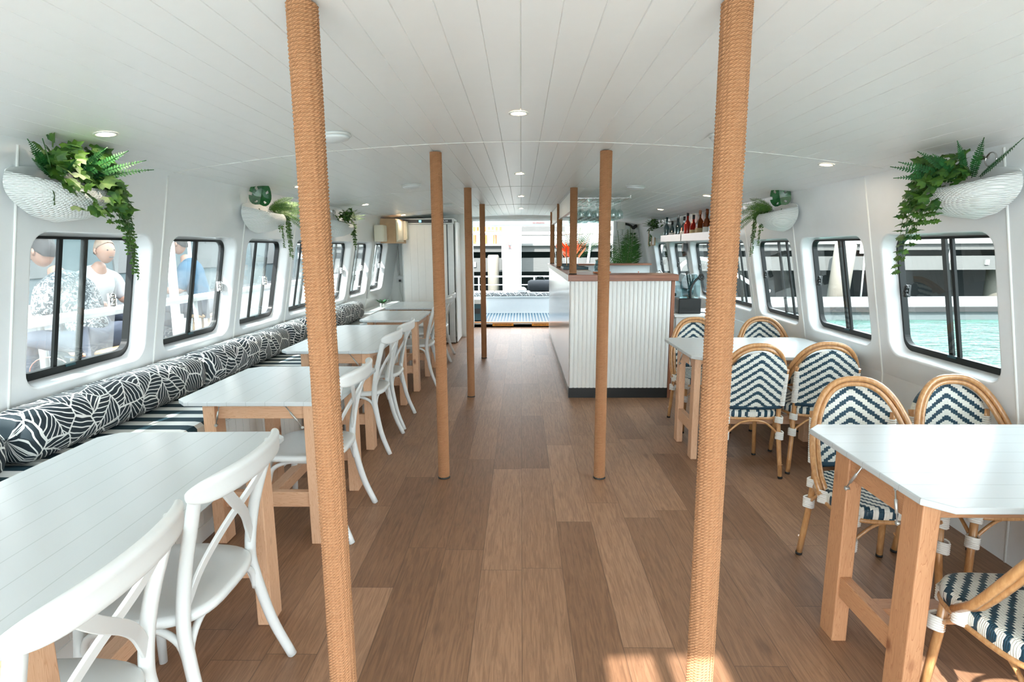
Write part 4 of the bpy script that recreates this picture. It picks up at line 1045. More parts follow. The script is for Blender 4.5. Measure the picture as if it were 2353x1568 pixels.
def basket(loc, side, label, seed, kind):
    random.seed(seed); t = root('hanging_planter', loc, 0 if side < 0 else PI, label, 'planter', 'white woven wall planters')
    A, Pp, H = .205, .185, .185; n = 22; lv = 9; vs = []; fs = []
    for sh in (0, 1):
        for j in range(lv+1):
            v = j/lv; s = ((1-v**2.8)**.5*(1+.10*math.sin(PI*min(1, v*1.3)))) if v < 1 else .02; k = s*(1-.03*sh)
            for i in range(n+1): a = PI*i/n; vs.append((Pp*math.sin(a)**.8*k+.001 if 0 < i < n else .001, A*math.copysign(abs(math.cos(a))**.85, math.cos(a))*k, -H*v-.045*math.sin(a)*(1-v)+(.006*sh if j else 0)))
    st = (lv+1)*(n+1)
    for j in range(lv):
        for i in range(n):
            a = j*(n+1)+i; fs.append((a, a+n+1, a+n+2, a+1)); fs.append((st+a, st+a+1, st+a+n+2, st+a+n+1))
    for i in range(n): fs.append((i, i+1, st+i+1, st+i))
    b = MB(); b.add(vs, fs, True); o = b.build('basket', 'basket', t)
    b = MB(); b.prism([(A*math.cos(PI*i/14)*1.0, .035*math.sin(PI*i/14)) for i in range(15)]+[(-A*(1-(q/8)**2.4)**.5, -H*q/8) for q in range(1, 8)]+[(A*(1-(q/8)**2.4)**.5, -H*q/8) for q in range(7, 0, -1)], 0, .005, 0); b.build('back_plate', 'basket_in', t)
    b = MB(); b.prism([(Pp*.93*math.sin(PI*i/12), A*.93*math.cos(PI*i/12)) for i in range(13)], -.075, -.052); b.build('soil', 'soil', t)
    st = MB(); fe = MB(); iv = MB(); vi = MB(); mo = MB()
    FR = []
    dy = -side   # local +y on the left wall is away from the camera; flipped on the right wall
    if kind == 'ivy_l':
        for d, L, dr in (((.6, -.85, .55), .27, .03), ((.9, -.6, .45), .20, .04), ((.9, -.05, .75), .22, .03), ((.95, .12, .62), .26, .04), ((1, .30, .48), .28, .05), ((1, .42, .36), .28, .06), ((.3, -.8, .6), .22, .02), ((.5, -1, .34), .20, .03)):
            fe = MB(); FR.append(fe); frond(fe, fe, (.08+d[0]*.03, d[1]*.11, -.01), d, L, dr*.5, .026, .0125, 22, face=(.6, -.6, .45))
        for i in range(170):
            a = random.uniform(-1.0, 1.3); r = random.uniform(.0, 1)
            p = (.10+.11*r*math.cos(a*.9)+random.uniform(-.04, .03), .02+.19*math.sin(a), .09-.19*r*r+random.uniform(-.05, .055))
            leaf_poly(iv, p, (random.uniform(.1, 1), random.uniform(-.6, .9), random.uniform(-.9, .4)), (random.uniform(.6, 1.2), random.uniform(-.7, .3), .6), random.uniform(.045, .07), .05, 'ivy', .3)
        for k in range(5): strand(iv, st, (.17, -.02+.05*k, -.02), .10+.03*k, (.2, .25), .042, 'ivy')
        for y_, L in ((.17, .30), (.20, .36), (.21, .43), (.23, .26), (.185, .40)): strand(vi, st, (.16, y_, -.02), L, (.15, .18), .024)
    elif kind == 'ivy_r':
        for d, L, dr in (((.95, -.42, .42), .27, .05), ((1, -.30, .52), .26, .05), ((.85, -.10, .7), .24, .05), ((.5, .35, .6), .22, .02), ((.35, .6, .55), .24, .02), ((.2, 1, .40), .28, -.02), ((.95, -.3, .2), .25, .06), ((.7, .1, .5), .2, .02)):
            fe = MB(); FR.append(fe); frond(fe, fe, (.09, d[1]*.10, -.01), d, L, dr*.5, .026, .0125, 22, face=(.6, .6, .45))
        for i in range(120):
            a = random.uniform(-1.3, .7); r = random.uniform(0, 1)
            p = (.10+.11*r*math.cos(a*.9)+random.uniform(-.04, .03), -.03+.18*math.sin(a), .06-.15*r*r+random.uniform(-.04, .05))
            leaf_poly(iv, p, (random.uniform(.1, 1), random.uniform(-.9, .5), random.uniform(-.9, .4)), (random.uniform(.6, 1.2), random.uniform(-.3, .7), .6), random.uniform(.045, .07), .05, 'ivy', .3)
        for k in range(7): strand(iv, st, (.17, -.22+.035*k, -.02), (.42, .36, .30, .26, .20, .16, .2)[k], (.12, -.10), .055, 'ivy')
    elif kind in ('fern_l', 'fern_r'):
        s_ = 1 if kind == 'fern_l' else -1
        for d, L, dr, m in (((.6, .5*s_, .55), .22, .03, fe), ((.75, .7*s_, .42), .28, .05, fe), ((.7, 1*s_, .15), .44, .08, fe), ((.85, .8*s_, .10), .36, .09, fe), ((.8, 1*s_, 0), .44, .30, fe), ((1, .5*s_, 0), .30, .16, fe), ((.9, .2*s_, .3), .22, .06, fe), ((.9, .9*s_, -.1), .34, .26, fe), ((.4, .9*s_, .3), .28, .04, fe)):
            fe = MB(); FR.append(fe); frond(fe, fe, (.09, d[1]*.08, -.01), d, L, dr, .050, .0065, 34, 'spear', face=(.6, -.7*s_, .5))
        # split monstera leaf standing at the camera end
        c = Vector((.10, -.11*s_, .07)); d = Vector((.30, -.12*s_, 1)).normalized(); out = []
        for i in range(24):
            a = 2*PI*i/24; r = .078*(1+.22*math.sin(a)*abs(math.sin(a)))*(1-.28*max(0, -math.sin(a))**6)
            out.append((r*math.cos(a), r*math.sin(a)*1.25))
        nrm = Vector((.62, -.78*s_, -.1)).normalized(); sd = d.cross(nrm).normalized(); vs = []; fs = []
        for f in (1, .74, .5, .2): vs += [c+sd*(p[0]*f)+d*(p[1]*f)-nrm*(abs(p[0]*f)*.22+.03*f*f*max(0, p[1])/.09) for p in out]
        vs.append(c)
        for l in range(3):
            for i in range(24):
                j = (i+1) % 24
                if l == 1 and i in (2, 8, 15, 21): continue
                if l == 0 and i in (11,): continue
                fs.append((l*24+i, l*24+j, l*24+24+j, l*24+24+i))
        fs += [(72+i, 72+(i+1) % 24, 96) for i in range(24)]
        mo.add(vs, fs); mo.tube([(.08, -.07*s_, -.05), c-d*.085], .003, 5)
        for y_, L in ((.0, .16), (.05, .28), (.14, .22), (.16, .34), (.19, .26), (.20, .37)): strand(vi, st, (.17-.03*abs(y_), y_*s_, -.015), L, (.12, .06*s_), .021)
    else:
        s_ = 1 if kind == 'small_l' else -1
        for d, L in (((.7, .5*s_, .45), .22), ((.8, .8*s_, .35), .27), ((.6, .2*s_, .5), .2), ((.8, 1*s_, .2), .27), ((.3, .4*s_, .6), .2)): fe = MB(); FR.append(fe); frond(fe, fe, (.09, d[1]*.08, 0), d, L, .02, .036, .0065, 22, 'spear', face=(.6, -.7*s_, .5))
        for i in range(100):
            p = (.11+random.uniform(-.06, .09), .03*s_+random.uniform(-.15, .16), random.uniform(-.06, .10))
            leaf_poly(iv, p, (random.uniform(.1, 1), random.uniform(-.9, .9), random.uniform(-.9, .4)), (random.uniform(.2, 1), 0, 1), random.uniform(.04, .06), .045, 'ivy', .3)
        for k in range(5): strand(iv, st, (.16, s_*(.08+.03*k), -.02), (.14, .2, .28, .3, .24)[k], (.15, .10*s_), .042, 'ivy')
    for fe in FR: fe.build('fern_frond', 'fern' if 'ivy' in kind else 'fern_lime', t)
    if iv.v: iv.build('ivy', 'ivy', t)
    if vi.v: vi.build('trailing_vine', 'vine', t)
    if mo.v: mo.build('split_leaf', 'monstera', t)
    st.build('stem', 'stem', t)
    b = MB(); b.box((-.018, -.05, .075), (.0, .03, .10)); b.tube([(-.0+.001, .03*math.cos(a)+.04, .07+.03*math.sin(a)) for a in [2*PI*i/16 for i in range(16)]], .003, 5, closed=True); b.build('hook', 'chrome', t)
def bx_(side, y, z): return wx(side, y, z)
for side, y, l, k in ((-1, 2.40, 'white woven planter with ivy and long trailing vines at the top left', 'ivy_l'), (-1, 4.25, 'white woven planter with a split monstera leaf and fern on the left wall', 'fern_l'), (-1, 6.02, 'white woven planter with bushy ivy seen just behind the nearest left rope post', 'small_l'),
                      (1, 2.62, 'white woven planter overflowing with ivy at the top right, nearest on the right wall', 'ivy_r'), (1, 4.62, 'white woven planter with dark fern fronds on the right wall, second from the camera', 'fern_r'), (1, 8.95-.3, 'small dark ivy planter at the left end of the bottle shelves', 'small_r')):
    z = 1.80; basket((wx(side, y, z-.06)-side*.03, y, z), side, l, int(y*10), k)

def palm(loc, label, fr, seed, dark=False):
    random.seed(seed); t = root('potted_palm', loc, 0, label, 'plant', None); lv = MB(); st = MB()
    for d, L, dr in fr: frond(lv, st, (0, 0, .30), d, L, dr, .24, .017, 34, 'spear', taper=True, face=(-.15, -1, .15))
    lv.build('frond_leaves', 'palmleaf', t); st.build('frond_stems', 'stem', t)
    lath([(.12, 0), (.15, .28), (.16, .30), (.14, .30), (.13, .26), (0, .26)], 20).build('pot', 'grey_box', t)
palm((1.83, 10.16, .52), 'tall green palm in the back right corner behind the bar', [((-.42, -.1, 1), 1.0, .05), ((-.15, -.2, 1), 1.05, .05), ((.05, -.1, 1), .98, .03), ((-.8, -.1, .8), .8, .18), ((.08, -.3, 1), .85, .08), ((-.6, -.4, 1), .8, .1)], 3)
simple('plant_stand', [('top', boxm((-.17, -.17, .50), (.17, .17, .52)), 'white_paint'), ('leg', boxm((-.15, -.15, 0), (-.12, -.12, .50)), 'white_paint'), ('leg', boxm((.12, -.15, 0), (.15, -.12, .50)), 'white_paint'), ('leg', boxm((-.15, .12, 0), (-.12, .15, .50)), 'white_paint'), ('leg', boxm((.12, .12, 0), (.15, .15, .50)), 'white_paint')], (1.83, 10.16, 0), 'white stand holding the tall palm, behind the bar', 'stand')
palm((2.02, 10.40, .80), 'darker narrow palm pushed into the corner against the right wall', [((-.05, 0, 1), .80, .02), ((-.14, -.1, 1), .75, .02), ((-.02, -.15, 1), .68, .02)], 5)
simple('plant_stand', [('block', boxm((-.01, -.14, 0), (.14, .14, .80)), 'white_paint')], (2.02, 10.40, 0), 'plain white block under the darker corner palm', 'stand')
t = root('flame_plant', (1.00, 11.25, 1.099), 0, 'orange leaved plant on the stern table seen beyond the bar', 'plant'); random.seed(9); ol = MB(); gl = MB(); st = MB()
for i in range(46): a = random.uniform(0, 6.28); r = random.uniform(.0, .18); leaf_poly(ol, (r*math.cos(a), r*math.sin(a), .18+random.uniform(0, .12)), (math.cos(a)*.6, math.sin(a)*.6, random.uniform(.4, 1.2)), (math.cos(a), math.sin(a), .2), random.uniform(.22, .38), .08, 'spear')
for d, L in (((-.8, 0, .9), .7), ((.1, 0, 1), .8), ((.5, 0, 1), .8), ((.9, 0, .8), .65), ((-.4, 0, 1), .7), ((.3, .2, 1), .6)): frond(gl, st, (.1, 0, .2), d, L, .12, .14, .016, 20, 'spear', face=(0, -1, .2))
ol.build('orange_leaves', 'orange_leaf', t); gl.build('green_fronds', 'fern', t); st.build('stem', 'stem', t)
lath([(.10, 0), (.13, .2), (.12, .2), (0, .18)], 18).build('pot', 'white_plastic', t)
simple('green_houseplant', [('leaves', (lambda b: ([leaf_poly(b, (0, 0, .05), (math.cos(a), math.sin(a), .5), (0, 0, 1), .13, .05, 'spear') for a in [i*.7 for i in range(9)]], b)[1])(MB()), 'fern'), ('pot', lath([(.03, 0), (.04, .05), (0, .05)], 10), 'white_plastic')], (-2.02, 8.1, .66), 'small green plant on the ledge behind the farthest table', 'plant')
simple('wall_ledge', [('box', boxm((-.2, -.9, 0), (.12, .9, .655)), 'white_paint')], (-2.08, 8.1, 0), 'white boxed ledge along the wall between the bench end and the fridge', 'ledge')

# ---------------------------------------------------------------- stern deck beyond the doorway
b = MB(); b.box((-2.6, YB+.0, -.2), (2.8, 13.2, .055)); struct(b.build('trim_40', 'deck_grip'))
b = MB(); b.box((-.90, YB+.0, 0.001), (1.70, YB+.06, .085)); o = b.build('door_sill', 'grey_box'); tag(o, 'grey metal sill step under the stern doorway', 'sill')
b = MB(); b.box((-.90, YB-.004, .086), (1.70, YB+.07, .096)); o = b.build('sill_edge_strip', 'copper'); tag(o, 'orange edge strip on top of the doorway sill', 'edge strip')
for x, nm in ((-.33, 'left'), (.42, 'right')):
    sg = root('warning_sticker', (x-.02, YB-.002, .048), 0, nm+' orange and black warning sticker on the sill', 'sticker', 'step warning stickers')
    boxm((-.20, -.001, -.026), (.20, .001, .026)).build('backing', flat('sticker_orange', (.75, .30, .03), .5), sg)
    text('WATCH YOUR STEP', .036, 'black', sg, (0, -.0015, 0), (PI/2, 0, 0))
b = MB(); b.box((-.80, YB+.08, .056), (1.7, 12.3, .074)); o = b.build('deck_grating', 'grate'); tag(o, 'blue slatted mat on the stern deck', 'mat')
sb_ = root('stern_bench', (.3, 12.6, .056), 0, 'white box bench across the stern with palm print cushions', 'bench')
b = MB(); b.box((-1.5, -.25, 0), (1.6, .3, .36)); b.build('box', 'seat_white', sb_)
b = MB(); b.box((-1.5, -.27, .36), (1.6, .3, .385)); b.build('lid', 'seat_white', sb_)
for k, (a, c) in enumerate(((-1.25, -.62), (-.60, .10), (.12, .95), (.97, 1.8))):
    o = boxm((-(c-a)/2, -.26, 0), ((c-a)/2, .26, .085)).build('stern_cushion', 'palm_flat', None, .015); o.location = ((a+c)/2, 12.6, .443); tag(o, ['leftmost sunlit palm print cushion on the stern bench', 'palm print stern cushion behind the white hat', 'palm print stern cushion under the dark bag', 'rightmost palm print stern cushion, hidden beyond the bar'][k], 'cushion', 'palm print stern cushions')
rl = root('stern_railing', (.3, 13.0, .05), 0, 'white tube railing behind the stern bench', 'railing')
for z in (.60, .79):
    b = MB(); b.tube([(-2.3, 0, z), (2.3, 0, z)], .018 if z > .7 else .012, 10); b.build('rail', 'white_plastic', rl)
for x in (-2.3, -1.28, .0, 1.25, 2.3): b = MB(); b.tube([(x, 0, 0), (x, 0, .79)], .016, 8); b.build('upright', 'white_plastic', rl)
el = root('cool_box', (-1.03, 11.25, .074), 0, 'dark cool box with a pale lid standing just outside the stern door', 'cool box')
boxm((-.30, -.25, 0), (.30, .25, .33)).build('body', 'teal_tray', el, .02); boxm((-.31, -.26, .331), (.31, .26, .43)).build('lid', 'grey_box', el, .02)
b = MB(); b.box((.05, -.262, .14), (.22, -.251, .24)); b.build('recess', 'black', el)
b = MB(); b.tube(smooth_path([(.315, -.2, .05), (.33, -.22, .3), (.32, -.1, .40), (.31, .1, .38)], 4), .012, 6); b.build('handle', 'alu', el)
bgb = root('duffel_bag', (.42, 12.55, .532), 0, 'dark grey duffel bag on the stern cushions', 'bag')
b = MB(); b.lathe([(.0, -.28), (.10, -.27), (.13, -.2), (.13, .2), (.10, .27), (0, .28)], 16, Matrix.Translation((0, 0, .125)) @ Matrix.Rotation(PI/2, 4, 'Y')); b.build('body', 'bag', bgb)
b = MB(); b.tube(smooth_path([(-.1, 0, .25), (-.06, 0, .32), (.06, 0, .32), (.1, 0, .25)], 4), .01, 6); b.build('strap', 'black', bgb)
simple('sun_hat', [('crown', lath([(.11, 0), (.10, .06), (.05, .10), (0, .105)], 16), 'shirt_white'), ('brim', lath([(.17, 0), (.11, .012), (.10, .012)], 20), 'shirt_white')], (.02, 12.5, .530), 'white cloth hat lying on the stern cushion beside the bag', 'hat')
aw = root('rolled_awning', (.3, 11.1, 1.80), 0, 'white awning frame with a rolled clear curtain above the stern deck', 'awning')
boxm((-2.2, -.3, .10), (2.2, 0, .20)).build('beam', 'door_white', aw)
b = MB(); b.tube([(-2.2+.22*i, .4, .005+.03*math.sin(PI*i/20)*-1) for i in range(21)], .035, 10); b.build('rolled_curtain', 'grey_box', aw)
for x in (-2.1, 2.1): b = MB(); b.tube([(x, .4, -1.75), (x, .4, .2)], .02, 8); b.build('upright', 'alu', aw)
text('NO SMOKING', .035, 'red', aw, (.03, -.302, .155), (PI/2, 0, 0))
ns = root('no_mooring_sign', (-.26, 13.06, 1.50), 0, 'white sign with a crossed red circle seen through the stern doorway', 'sign', 'mooring signs')
def msign(t, s=1):
    boxm((-.21*s, -.004, -.29*s), (.21*s, .004, .29*s)).build('board', 'paper', t)
    b = MB(); b.tube([(.105*s*math.cos(a), -.007, .02*s+.105*s*math.sin(a)) for a in [2*PI*i/28 for i in range(28)]], .008*s, 6, closed=True); b.bar((-.074*s, -.009, .094*s), (.074*s, -.009, -.054*s), .010*s, .004); b.build('red_circle', 'red', t)
    b = MB(); b.box((-.03*s, -.008, -.03*s), (.03*s, -.005, .05*s)); b.box((-.055*s, -.008, .05*s), (.055*s, -.005, .07*s)); b.box((-.05*s, -.008, -.045*s), (.05*s, -.005, -.03*s)); b.build('bollard_mark', 'darkprint', t)
    text('THIS IS A\nCOMMERCIAL DOCK', .035*s, 'darkprint', t, (0, -.005, .20*s), (PI/2, 0, 0)); text('NOT PUBLIC\nMOORING', .035*s, 'darkprint', t, (0, -.005, -.17*s), (PI/2, 0, 0))
msign(ns, .9); b = MB(); b.tube([(0, .02, -1.45), (0, .02, .28)], .018, 8); b.build('post', 'alu', ns)
tb = root('stern_table', (1.05, 11.3, .074), 0, 'small white table on the stern deck under the orange plant', 'table'); boxm((-.4, -.35, .99), (.4, .35, 1.02)).build('top', 'white_paint', tb)
for x in (-.35, .35):
    for y in (-.3, .3): boxm((x-.02, y-.02, 0), (x+.02, y+.02, .99)).build('leg', 'white_paint', tb)

# ---------------------------------------------------------------- harbour: water, pontoon, wharf
b = MB(); b.box((-60, -30, -1.2), (80, 70, -.62)); o = b.build('harbour_water', 'water'); tag(o, 'green harbour water outside the right windows', 'water'); o['kind'] = 'structure'
b = MB(); b.box((4.5, 16.3, -.62), (40, 19.4, -.30)); b2_ = root('floating_pontoon', (0, 0, 0), 0, 'pale floating pontoon on the green water outside the right windows', 'pontoon')
b.build('float', 'pontoon_side', b2_); boxm((4.4, 16.2, -.30), (40.1, 19.4, -.22)).build('deck', 'pontoon', b2_); boxm((4.38, 16.17, -.38), (40.1, 16.2, -.24)).build('fender_strip', 'rubber', b2_)
WY = 20.8
wf = root('timber_wharf', (0, WY, 0), 0, 'weathered timber wharf across the water behind the boat', 'wharf')
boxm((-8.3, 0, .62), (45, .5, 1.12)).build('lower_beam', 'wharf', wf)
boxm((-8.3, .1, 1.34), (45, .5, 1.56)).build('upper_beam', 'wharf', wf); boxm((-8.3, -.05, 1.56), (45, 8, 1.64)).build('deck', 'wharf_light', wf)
boxm((-8.3, 3, -1), (45, 3.2, 1.33)).build('shade_backing', 'wharf_shade', wf)  # dark sheet painting the shaded gap below the wharf deck
for i in range(16): x = -8.0+i*2.6; b = MB(); b.tube([(x, -.1, .65), (x+.22, -.1, 2.6)], .045, 8); b.build('white_pole', 'white_plastic', wf)
for i in range(12): x = -8+i*3.1; boxm((x, -.06, .80), (x+.14, -.001, .98)).build('bracket', 'galv', wf)
pls = [(-.98, 19.9, .20, 1.25), (-.32, 19.6, .33, 3.0), (11.15, 19.9, .34, 1.6), (14.2, 22.3, .30, .7), (7.6, 22.3, .30, .7), (-4.6, 21.9, .25, .7), (4.2, 22.3, .28, .7), (18.5, 22.3, .3, .7)]
for i, (x, y, r, h) in enumerate(pls):
    o = lath([(r, -1), (r, h-.06), (r*.85, h), (0, h)], 20).build('wharf_piling', 'piling' if i != 1 else 'paper'); o.location = (x, y, 0)
    tag(o, ['pale weathered piling seen through the stern doorway left of the large white one', 'large white piling in the middle of the stern doorway', 'pale leaning piling seen through the nearest right window', 'short pale piling under the wharf in the nearest right window', 'short piling under the wharf seen through the third right window', 'short piling under the wharf far to the left', 'short piling under the wharf to the right of the doorway', 'short piling under the wharf far to the right'][i], 'piling', 'wharf pilings')
    if i == 2: o.rotation_euler = (0, R(4), 0)
s2 = root('no_mooring_sign', (11.6, 19.3, 1.52), 0, 'pale sign with a crossed red circle outside the nearest right window', 'sign', 'mooring signs'); msign(s2, .95)
b = MB(); b.tube([(0, .03, -1.74), (0, .03, .26)], .03, 8); b.build('post', 'alu', s2)
lf = root('boarding_handrail', (6.0, 17.3, -.22), 0, 'white curved boarding rail standing on the pontoon', 'handrail')
b = MB(); b.tube(smooth_path([(-1.2, 0, 0), (-1.2, 0, .9), (-1.0, 0, 1.25), (-.5, 0, 1.35), (.3, 0, 1.0), (1.2, 0, .5), (1.6, 0, .35)], 6), .06, 10); b.build('rail', 'white_plastic', lf)
b = MB(); b.tube([(1.4, 0, 0), (1.4, 0, .42)], .05, 8); b.build('post', 'white_plastic', lf)
simple('rope_heap', [('coil', (lambda b: b.tube([(.22*math.cos(a)*(1-a/40), .22*math.sin(a)*(1-a/40), .03+a*.006) for a in [i*.5 for i in range(40)]], .025, 6))(MB()), 'white_plastic')], (11.3, 17.6, -.22), 'small heap of white rope on the pontoon', 'rope')
# things standing on the wharf deck
def wharf_chair():
    t = root('outdoor_chair', (0, 0, 0), 0, 'orange chair', 'chair', 'orange chairs up on the wharf')
    boxm((-.25, -.25, .42), (.25, .25, .47)).build('seat', 'orange', t); 
    b = MB(); 
    for k in range(4): b.box((-.25+k*.14, .22, .5), (-.17+k*.14, .25, 1.0))
    b.box((-.25, .22, .95), (.25, .25, 1.02)); b.build('backrest', 'orange', t)
    for x in (-.23, .23):
        for y in (-.23, .23): boxm((x-.02, y-.02, 0), (x+.02, y+.02, .42)).build('leg', 'orange', t)
    return t
wc = wharf_chair()
for i, (x, y) in enumerate(((-1.95, 21.3), (-1.25, 21.2), (-.72, 21.5), (-1.6, 22.3))):
    place(wc, i, (x, y, 1.64), R(180 if i % 2 else 0), ['leftmost orange wooden chair up on the wharf', 'orange chair on the wharf, behind the left part of the stern door', 'orange chair on the wharf close to the white piling', 'orange chair on the wharf set back behind the others'][i])
bd = root('wharf_building', (0, 29, 1.6), 0, 'pale building with white wall panels on the wharf', 'building')
boxm((-12, 0, 0), (45, 3, 4.5)).build('wall', flat('pale_render', (.25, .26, .26), .8), bd)
for i in range(10): boxm((-11.4+i*5.2, -.03, .5), (-8.2+i*5.2, -.001, 3)).build('window_bay', 'wharf', bd)

# ---------------------------------------------------------------- left side: quay, gunwale rail and the people outside the windows
b = MB(); b.box((-40, -8, -.75), (-2.95, 30, .30)); o = b.build('quay', 'quay'); o['kind'] = 'structure'; tag(o, 'grey quay ground outside the left windows', 'quay')
gr_ = root('gunwale_rail', (-2.72, 4, 0), 0, 'white tube rail running along the quay side outside the left windows', 'railing')
b = MB(); b.tube([(0, -5, 1.10), (0, 5.6, 1.10)], .030, 12); b.build('rail', 'white_plastic', gr_)
for y in (-4.9, -1.9, .62, 3.0, 5.3): b = MB(); b.tube([(0, y, -.5), (0, y, 1.10)], .018, 8); b.build('upright', 'white_plastic', gr_)
for y0, nm in ((4.45, 'nearer'), (5.4, 'farther')):
    b = MB(); b.tube([(-2.80, y0, .1), (-3.1, y0+.55, 2.6)], .035, 8); o = b.build('gangway_strut', 'white_plastic'); tag(o, nm+' white slanting strut outside the left windows', 'strut', 'slanting struts outside')
bk = root('quay_awning', (-4.6, 4.5, 2.55), 0, 'pale canopy over the quay outside the left windows', 'canopy'); boxm((-1.2, -2.2, 0), (.7, 5.2, .05)).build('canvas', 'paper', bk)
for y in (-2.0, 1.4, 5.0): b = MB(); b.tube([(-1.0, y, -2.5), (-1.0, y, 0)], .03, 8); b.build('pole', 'white_plastic', bk)
hb = root('quay_building', (-9.5, 8, .05), 0, 'pale building beyond the quay', 'building'); boxm((-1, -14, .25), (0, 16, 5)).build('wall', flat('grey_teal_render', (.07, .10, .105), .8), hb)
for i in range(8): boxm((.001, -12+i*3.4, .9), (.04, -10.2+i*3.4, 2.4)).build('window_bay', 'wharf_light', hb)

def person(loc, rz, shirt, hair, label, lean=.35, scale=1, arm=None):
    t = root('person', loc, rz, label, 'person', None); t.scale = (scale,)*3
    hip = Vector((0, 0, .48)); ly = math.sin(lean); lz = math.cos(lean)
    def sp(h, fwd=0): return hip+Vector((0, ly*h+fwd, lz*h))
    V = []; E = []; Rr = []
    def add(p, r, par=None):
        V.append(tuple(p)); Rr.append(r); i = len(V)-1
        if par is not None: E.append((par, i))
        return i
    pel = add(hip, (.15, .11)); ab = add(sp(.16), (.13, .10), pel); ch = add(sp(.34), (.155, .11), ab); nk0 = add(sp(.50), (.07, .06), ch); nk = add(sp(.57, .015), (.052, .052), nk0); hd = add(sp(.62, .02), (.05, .05), nk)
    hands = []
    for s in (-1, 1):
        sh = add(sp(.45)+Vector((s*.17, 0, 0)), (.062, .06), nk0); el = add(sp(.20)+Vector((s*.25, .10, 0)), (.045, .045), sh)
        wr_ = add(sp(.22)+Vector((s*.14, .34, -.02)), (.030, .028), el); hn = add(sp(.22)+Vector((s*.12, .41, -.03)), (.036, .020), wr_); hands.append((Vector(V[hn]), s))
        hi = add(hip+Vector((s*.10, .03, 0)), (.09, .085), pel); kn = add(Vector((s*.13, .46, .50)), (.062, .062), hi); an = add(Vector((s*.13, .46, .09)), (.040, .040), kn); ft = add(Vector((s*.13, .62, .04)), (.040, .030), an)
    def skin(name, m, rk, keep=None, grow=0, parent=t):
        me = bpy.data.meshes.new(name)
        ids = list(range(len(V))) if keep is None else keep; mp = {o_: i for i, o_ in enumerate(ids)}
        me.from_pydata([V[i] for i in ids], [(mp[a], mp[b_]) for a, b_ in E if a in mp and b_ in mp], []); me.update()
        o = bpy.data.objects.new(name, me); COL.objects.link(o); o.parent = parent
        md = o.modifiers.new('skin', 'SKIN'); md.use_smooth_shade = True
        sv = me.skin_vertices[0].data if me.skin_vertices else None
        if sv is None:
            me.skin_vertices.new() if hasattr(me.skin_vertices, 'new') else None
            sv = me.skin_vertices[0].data if me.skin_vertices else None
        if sv:
            for i, o_ in enumerate(ids): sv[i].radius = (Rr[o_][0]+grow, Rr[o_][1]+grow); sv[i].use_root = (i == 0)
        ss = o.modifiers.new('smooth', 'SUBSURF'); ss.levels = 2; ss.render_levels = 2
        o.data.materials.append(M[m]); return o
    bdy = skin('body', 'skin', 1)
    # fingers
    for hp, s in hands:
        fm = MB()
        for k in range(4): x = (-.024+.016*k); l = (.055, .065, .07, .058)[k]; fm.tube([hp+Vector((x, .02, 0)), hp+Vector((x, .02+l*.5, -.006)), hp+Vector((x, .02+l, -.022))], [.009, .0085, .007], 7)
        fm.tube([hp+Vector((-s*.03, -.01, 0)), hp+Vector((-s*.05, .02, -.008)), hp+Vector((-s*.052, .045, -.015))], [.010, .0095, .008], 7); fm.build('hand_fingers', 'skin', bdy)
    # head with features
    c = sp(.74, .035); hm = MB(); vs = []; fs = []; NL, NS = 14, 18
    for j in range(NL+1):
        ph = PI*j/NL
        for i in range(NS):
            a = 2*PI*i/NS; x = .075*math.sin(ph)*math.cos(a); y = .092*math.sin(ph)*math.sin(a); z = .115*math.cos(ph)
            if z < 0: x *= 1+z*1.6; y *= (1+z*1.0) if y > 0 else (1+z*2.2)
            if y > 0 and abs(x) < .02 and -.045 < z < .01: y += .016*(1-abs(x)/.02)
            vs.append(c+Vector((x, y, z)))
    for j in range(NL):
        for i in range(NS): fs.append((j*NS+i, (j+1)*NS+i, (j+1)*NS+(i+1) % NS, j*NS+(i+1) % NS))
    hm.add(vs, fs, True)
    for s in (-1, 1): hm.tube([c+Vector((s*.076, -.005, .02)), c+Vector((s*.084, -.015, 0)), c+Vector((s*.076, -.005, -.025))], .010, 6)
    hm.build('head', 'skin', bdy)
    em = MB()
    for s in (-1, 1): em.lathe([(0, -.008), (.009, 0), (0, .008)], 8, Matrix.Translation(c+Vector((s*.03, .083, .006))))
    em.tube([c+Vector((-.02, .082, -.058)), c+Vector((0, .087, -.059)), c+Vector((.02, .082, -.058))], .004, 5); em.build('face_features', 'darkprint', bdy)
    hr = MB(); vs = []; fs = []
    for j in range(9):
        ph = PI*.60*j/8
        for i in range(NS):
            a = 2*PI*i/NS; back = .5-.5*math.sin(a); p2 = min(ph, PI*(.29+.02*math.sin(i*3.1)+.34*back)); k = 1.05+.035*math.sin(i*2.3+j)
            vs.append(c+Vector((.077*k*math.sin(p2)*math.cos(a), .094*k*math.sin(p2)*math.sin(a)-.004, .118*k*math.cos(p2))))
    for j in range(8):
        for i in range(NS): fs.append((j*NS+i, (j+1)*NS+i, (j+1)*NS+(i+1) % NS, j*NS+(i+1) % NS))
    hr.add(vs, fs, True); hr.build('hair', hair, t)
    top = [0, 1, 2, 3]; 
    arms = [i for i in range(6, len(V)) if (i-6) % 8 in (0, 1)]
    skin('shirt', shirt, 1, top+[4]+arms, .020)
    legs = [i for i in range(6, len(V)) if (i-6) % 8 in (4, 5, 6)]
    skin('trousers', 'jeans', 1, [0]+legs, .014)
    return t
def stool(x, y, label, z=.30):
    s = root('wooden_stool', (x, y, z), 0, label, 'stool', 'stools on the quay'); lath([(.17, .42), (.18, .44), (.17, .46)], 20).build('seat', 'oakframe', s)
    for a in (45, 135, 225, 315): b = MB(); b.tube([(.16*math.cos(R(a)), .16*math.sin(R(a)), 0), (.12*math.cos(R(a)), .12*math.sin(R(a)), .42)], .015, 6); b.build('leg', 'oakframe', s)
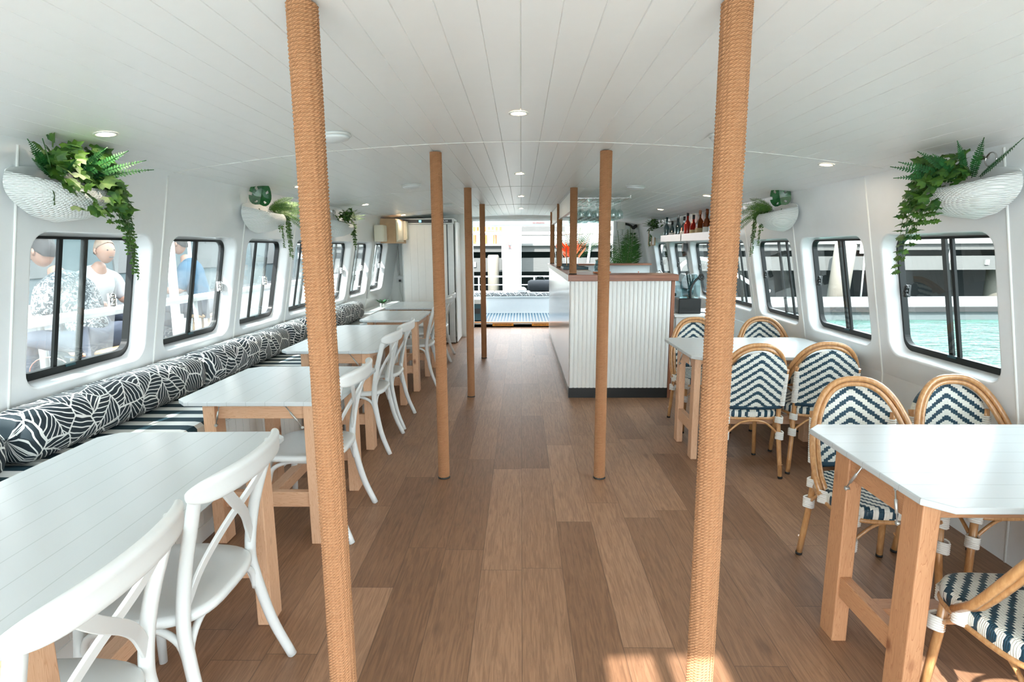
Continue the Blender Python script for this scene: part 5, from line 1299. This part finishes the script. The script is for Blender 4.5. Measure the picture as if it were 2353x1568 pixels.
person((-3.25, 4.18, .34), R(85), 'shirt_pat', 'hair', 'dark haired person in a black and white patterned shirt outside the nearest left window', .45)
person((-4.2, 5.3, .36), R(-110), 'shirt_white', 'hair_grey', 'person in a white shirt bending over a table, seen through the nearest left window', .5)
person((-3.72, 6.5, .36), R(100), 'shirt_blue', 'hair', 'person in a faded blue shirt with back turned, seen through the second left window', .25)
stool(-3.25, 4.18, 'wooden stool under the person in the patterned shirt'); stool(-4.2, 5.3, 'wooden stool under the person in the white shirt'); stool(-3.72, 6.5, 'wooden stool under the person in the blue shirt')
qt = root('quay_table', (-4.0, 4.55, .30), R(20), 'small pale table between two people on the quay', 'table'); boxm((-.35, -.28, .70), (.35, .28, .73)).build('top', 'white_paint', qt); b = MB(); b.tube([(0, 0, 0), (0, 0, .70)], .03, 8); b.build('leg', 'alu', qt)
for x, y, l in ((-3.25, 2.95, 'orange bucket low on the quay in the nearest left window, left one'), (-3.35, 3.85, 'orange bucket on the quay right of the patterned shirt')):
    bu = root('orange_bucket', (x, y, .30), 0, l, 'bucket', 'orange buckets on the quay'); lath([(.12, 0), (.16, .34), (.155, .34), (.115, .02), (0, .02)], 18).build('pail', 'orange', bu)
    b = MB(); b.tube([(.158*math.cos(PI*i/10), .0, .33+.12*math.sin(PI*i/10)) for i in range(11)], .004, 5); b.build('handle', 'steel', bu)

# ---------------------------------------------------------------- unseen, behind the camera: pale deck for bounce light, gapped roof shaping the sun
b = MB(); b.box((-2.3, -5.2, -.06), (2.5, Y0-.001, -.001)); struct(b.build('trim_50', 'deck_grip'))  # out of view, laid out pale to bounce sunlight into the cabin
RZ = 2.16
b = MB()
for x0, x1, ya, yb in ((-2.4, -.69, -3.7, -.72), (-.25, .36, -3.7, -.72), (.78, 2.5, -3.7, -.72), (-.69, -.25, -3.7, -2.0), (.36, .78, -3.7, -1.7)): b.box((x0, ya, RZ), (x1, yb, RZ+.04))
b.box((-.69, -1.36, RZ), (-.25, -1.32, RZ+.04)); b.box((-.50, -2.0, RZ), (-.46, -.72, RZ+.04)); struct(b.build('trim_51', 'white_paint'))  # added unseen roof: blocks the sun, its gaps form the floor patches
